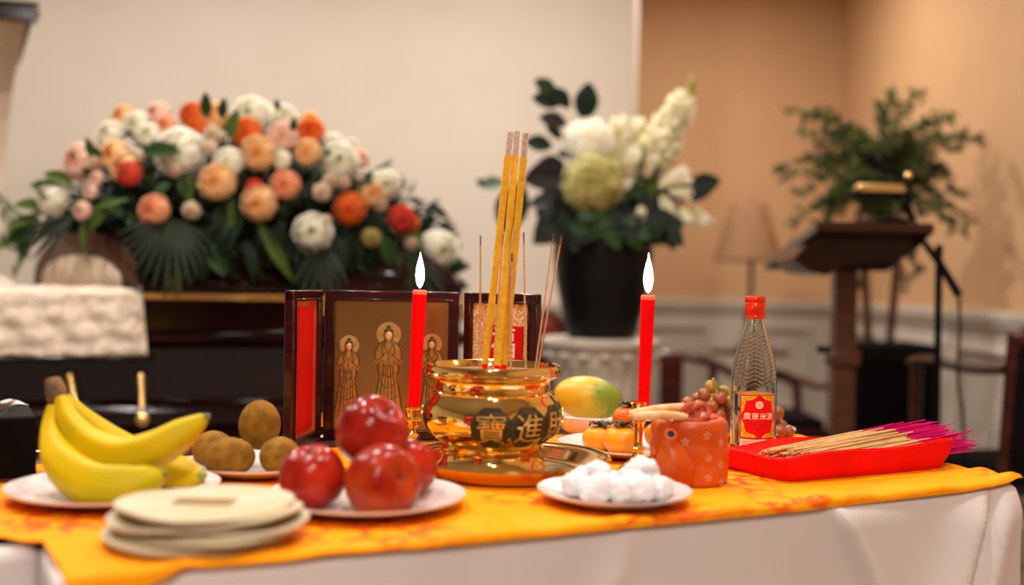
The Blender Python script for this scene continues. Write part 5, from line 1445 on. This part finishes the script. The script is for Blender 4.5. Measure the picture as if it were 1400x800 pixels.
def frond(px, py, dd):
    e = at(px, py, fd + dd) - FO; s0 = Vector((rnd(-.04, .04), rnd(-.04, .04), .11)); mid = (s0 + e) / 2 + Vector((0, 0, .10 + .10 * abs(e.x))) - Vector((e.x * .12, 0, 0))
    S = [Vector(p) for p in spl([tuple(s0), tuple(mid), tuple(e)], 16)]
    mb = MB(); mb.tube(S, [.0025] * 15 + [.001], 4)
    for i in range(4, 16):
        t_ = (S[min(i + 1, 15)] - S[i - 1]).normalized()
        for _ in range(4):
            dr = t_ * .4 + Vector((rnd(-1, 1), rnd(-1, 1), rnd(-1, .6))); raw_leaf(mb, S[i] + Vector((rnd(-.012, .012), rnd(-.012, .012), rnd(-.012, .012))), dr, rnd(.028, .055), .26)
    mb.build('frond', 'fern', fern, smooth=False)
for (a, b_) in ends: frond(a, b_, rnd(-.16, .16))
for k in range(26): frond(rnd(1110, 1290), rnd(190, 300), rnd(-.15, .15))

# ------------------------------------------------------------------ chairs
def armchair(loc, rz, label, m_seat, top_z, arm_z, w_=.56, dpt=.50, arch_=True):
    c = thing('armchair', label, 'chair', (loc[0], loc[1], 0), rz, 'dark wooden armchairs')
    hw_ = w_ / 2; m = 'rose'
    MB().box((0, 0, .44), (w_ - .03, dpt - .02, .04)).build('seat_frame', m, c, bevel=.006)
    MB().box((0, .0, .475), (w_ - .07, dpt - .06, .045)).build('seat_cushion', m_seat, c, bevel=.018)
    for sx in (-1, 1):
        MB().tube([(sx * hw_, -dpt / 2, 0), (sx * hw_, -dpt / 2 + .01, arm_z - .01)], .019, 10).build('front_leg', m, c)
        MB().tube([(sx * (hw_ - .03), dpt / 2 + .04, 0), (sx * (hw_ - .03), dpt / 2, .45), (sx * (hw_ - .03), dpt / 2 + .04, top_z - .01)], .020, 10).build('back_leg', m, c)
        S = spl([(sx * hw_, -dpt / 2 - .02, arm_z - .005), (sx * (hw_ + .01), -dpt / 4, arm_z + .012), (sx * (hw_), dpt / 5, arm_z), (sx * (hw_ - .02), dpt / 2 + .02, arm_z + .01)], 14)
        MB().tube(S, .020, 10, flat=.8).build('arm', m, c)
    S = spl([(-hw_ + .03, dpt / 2 + .04, top_z - .03), (-hw_ * .4, dpt / 2 + .06, top_z + (.02 if arch_ else 0)), (hw_ * .4, dpt / 2 + .06, top_z + (.02 if arch_ else 0)), (hw_ - .03, dpt / 2 + .04, top_z - .03)], 16)
    MB().tube(S, .026, 10).build('top_rail', m, c)
    return c
# low-backed chair seen from behind the papaya: rounded horseshoe rail
def horseshoe(px0, px1, py, d, label, m_seat='seat_red'):
    a, b_ = at(px0, py, d), at(px1, py, d); c = thing('armchair', label, 'chair', ((a.x + b_.x) / 2, d, 0), 0, 'dark wooden armchairs'); hw_ = (b_.x - a.x) / 2
    zt2 = a.z
    S = spl([(-hw_, -.10, zt2 - .10), (-hw_ * .97, .05, zt2 - .055), (-hw_ * .62, .24, zt2 - .012), (0, .30, zt2 + .008), (hw_ * .62, .24, zt2 - .012), (hw_ * .97, .05, zt2 - .055), (hw_, -.10, zt2 - .10)], 36)
    MB().tube(S, .021, 12).build('horseshoe_rail', 'rose', c)
    for sx in (-1, 1):
        MB().tube([(sx * hw_ * .98, -.08, 0), (sx * hw_ * .98, -.08, zt2 - .085)], .018, 10).build('front_leg', 'rose', c)
        MB().tube([(sx * hw_ * .70, .21, 0), (sx * hw_ * .70, .21, zt2 - .015)], .018, 10).build('back_leg', 'rose', c)
    MB().box((0, .06, .44), (hw_ * 2 - .05, .40, .05)).build('seat', m_seat, c, bevel=.015)
    MB().box((0, .285, (zt2 + .47) / 2), (.10, .012, zt2 - .48)).build('back_splat', 'rose', c, bevel=.003)
    return c
horseshoe(853, 1012, 494, 4.35, 'dark armchair with a curved horseshoe rail right of the pedestal')
# square backed chair
c = armchair((at(1060, 520, 4.6).x, 4.45), 0, 'dark chair with a square back frame behind the bottle', 'seat_black', at(1060, 513, 4.75).z, .60, .30, .46, False)
zt9 = at(1385, 452, 3.1).z
rc9 = armchair((1.585, 3.36), pi + R(9), 'dark armchair with a tall black back at the right edge of the photo', 'seat_black', zt9, at(1300, 500, 3.35).z, .50, .44)
MB().box((0, .265, (zt9 + .46) / 2 - .02), (.44, .045, zt9 - .50)).build('back_pad', 'seat_black', rc9, bevel=.02)
# red chair back left of the urn
ch = horseshoe(700, 790, 436, 4.5, 'chair with a maroon padded back half hidden left of the urn')
MB().box((0, .28, at(745, 447, 4.5).z - .02), (.30, .05, .09)).build('back_pad', 'seat_red', ch, bevel=.02)
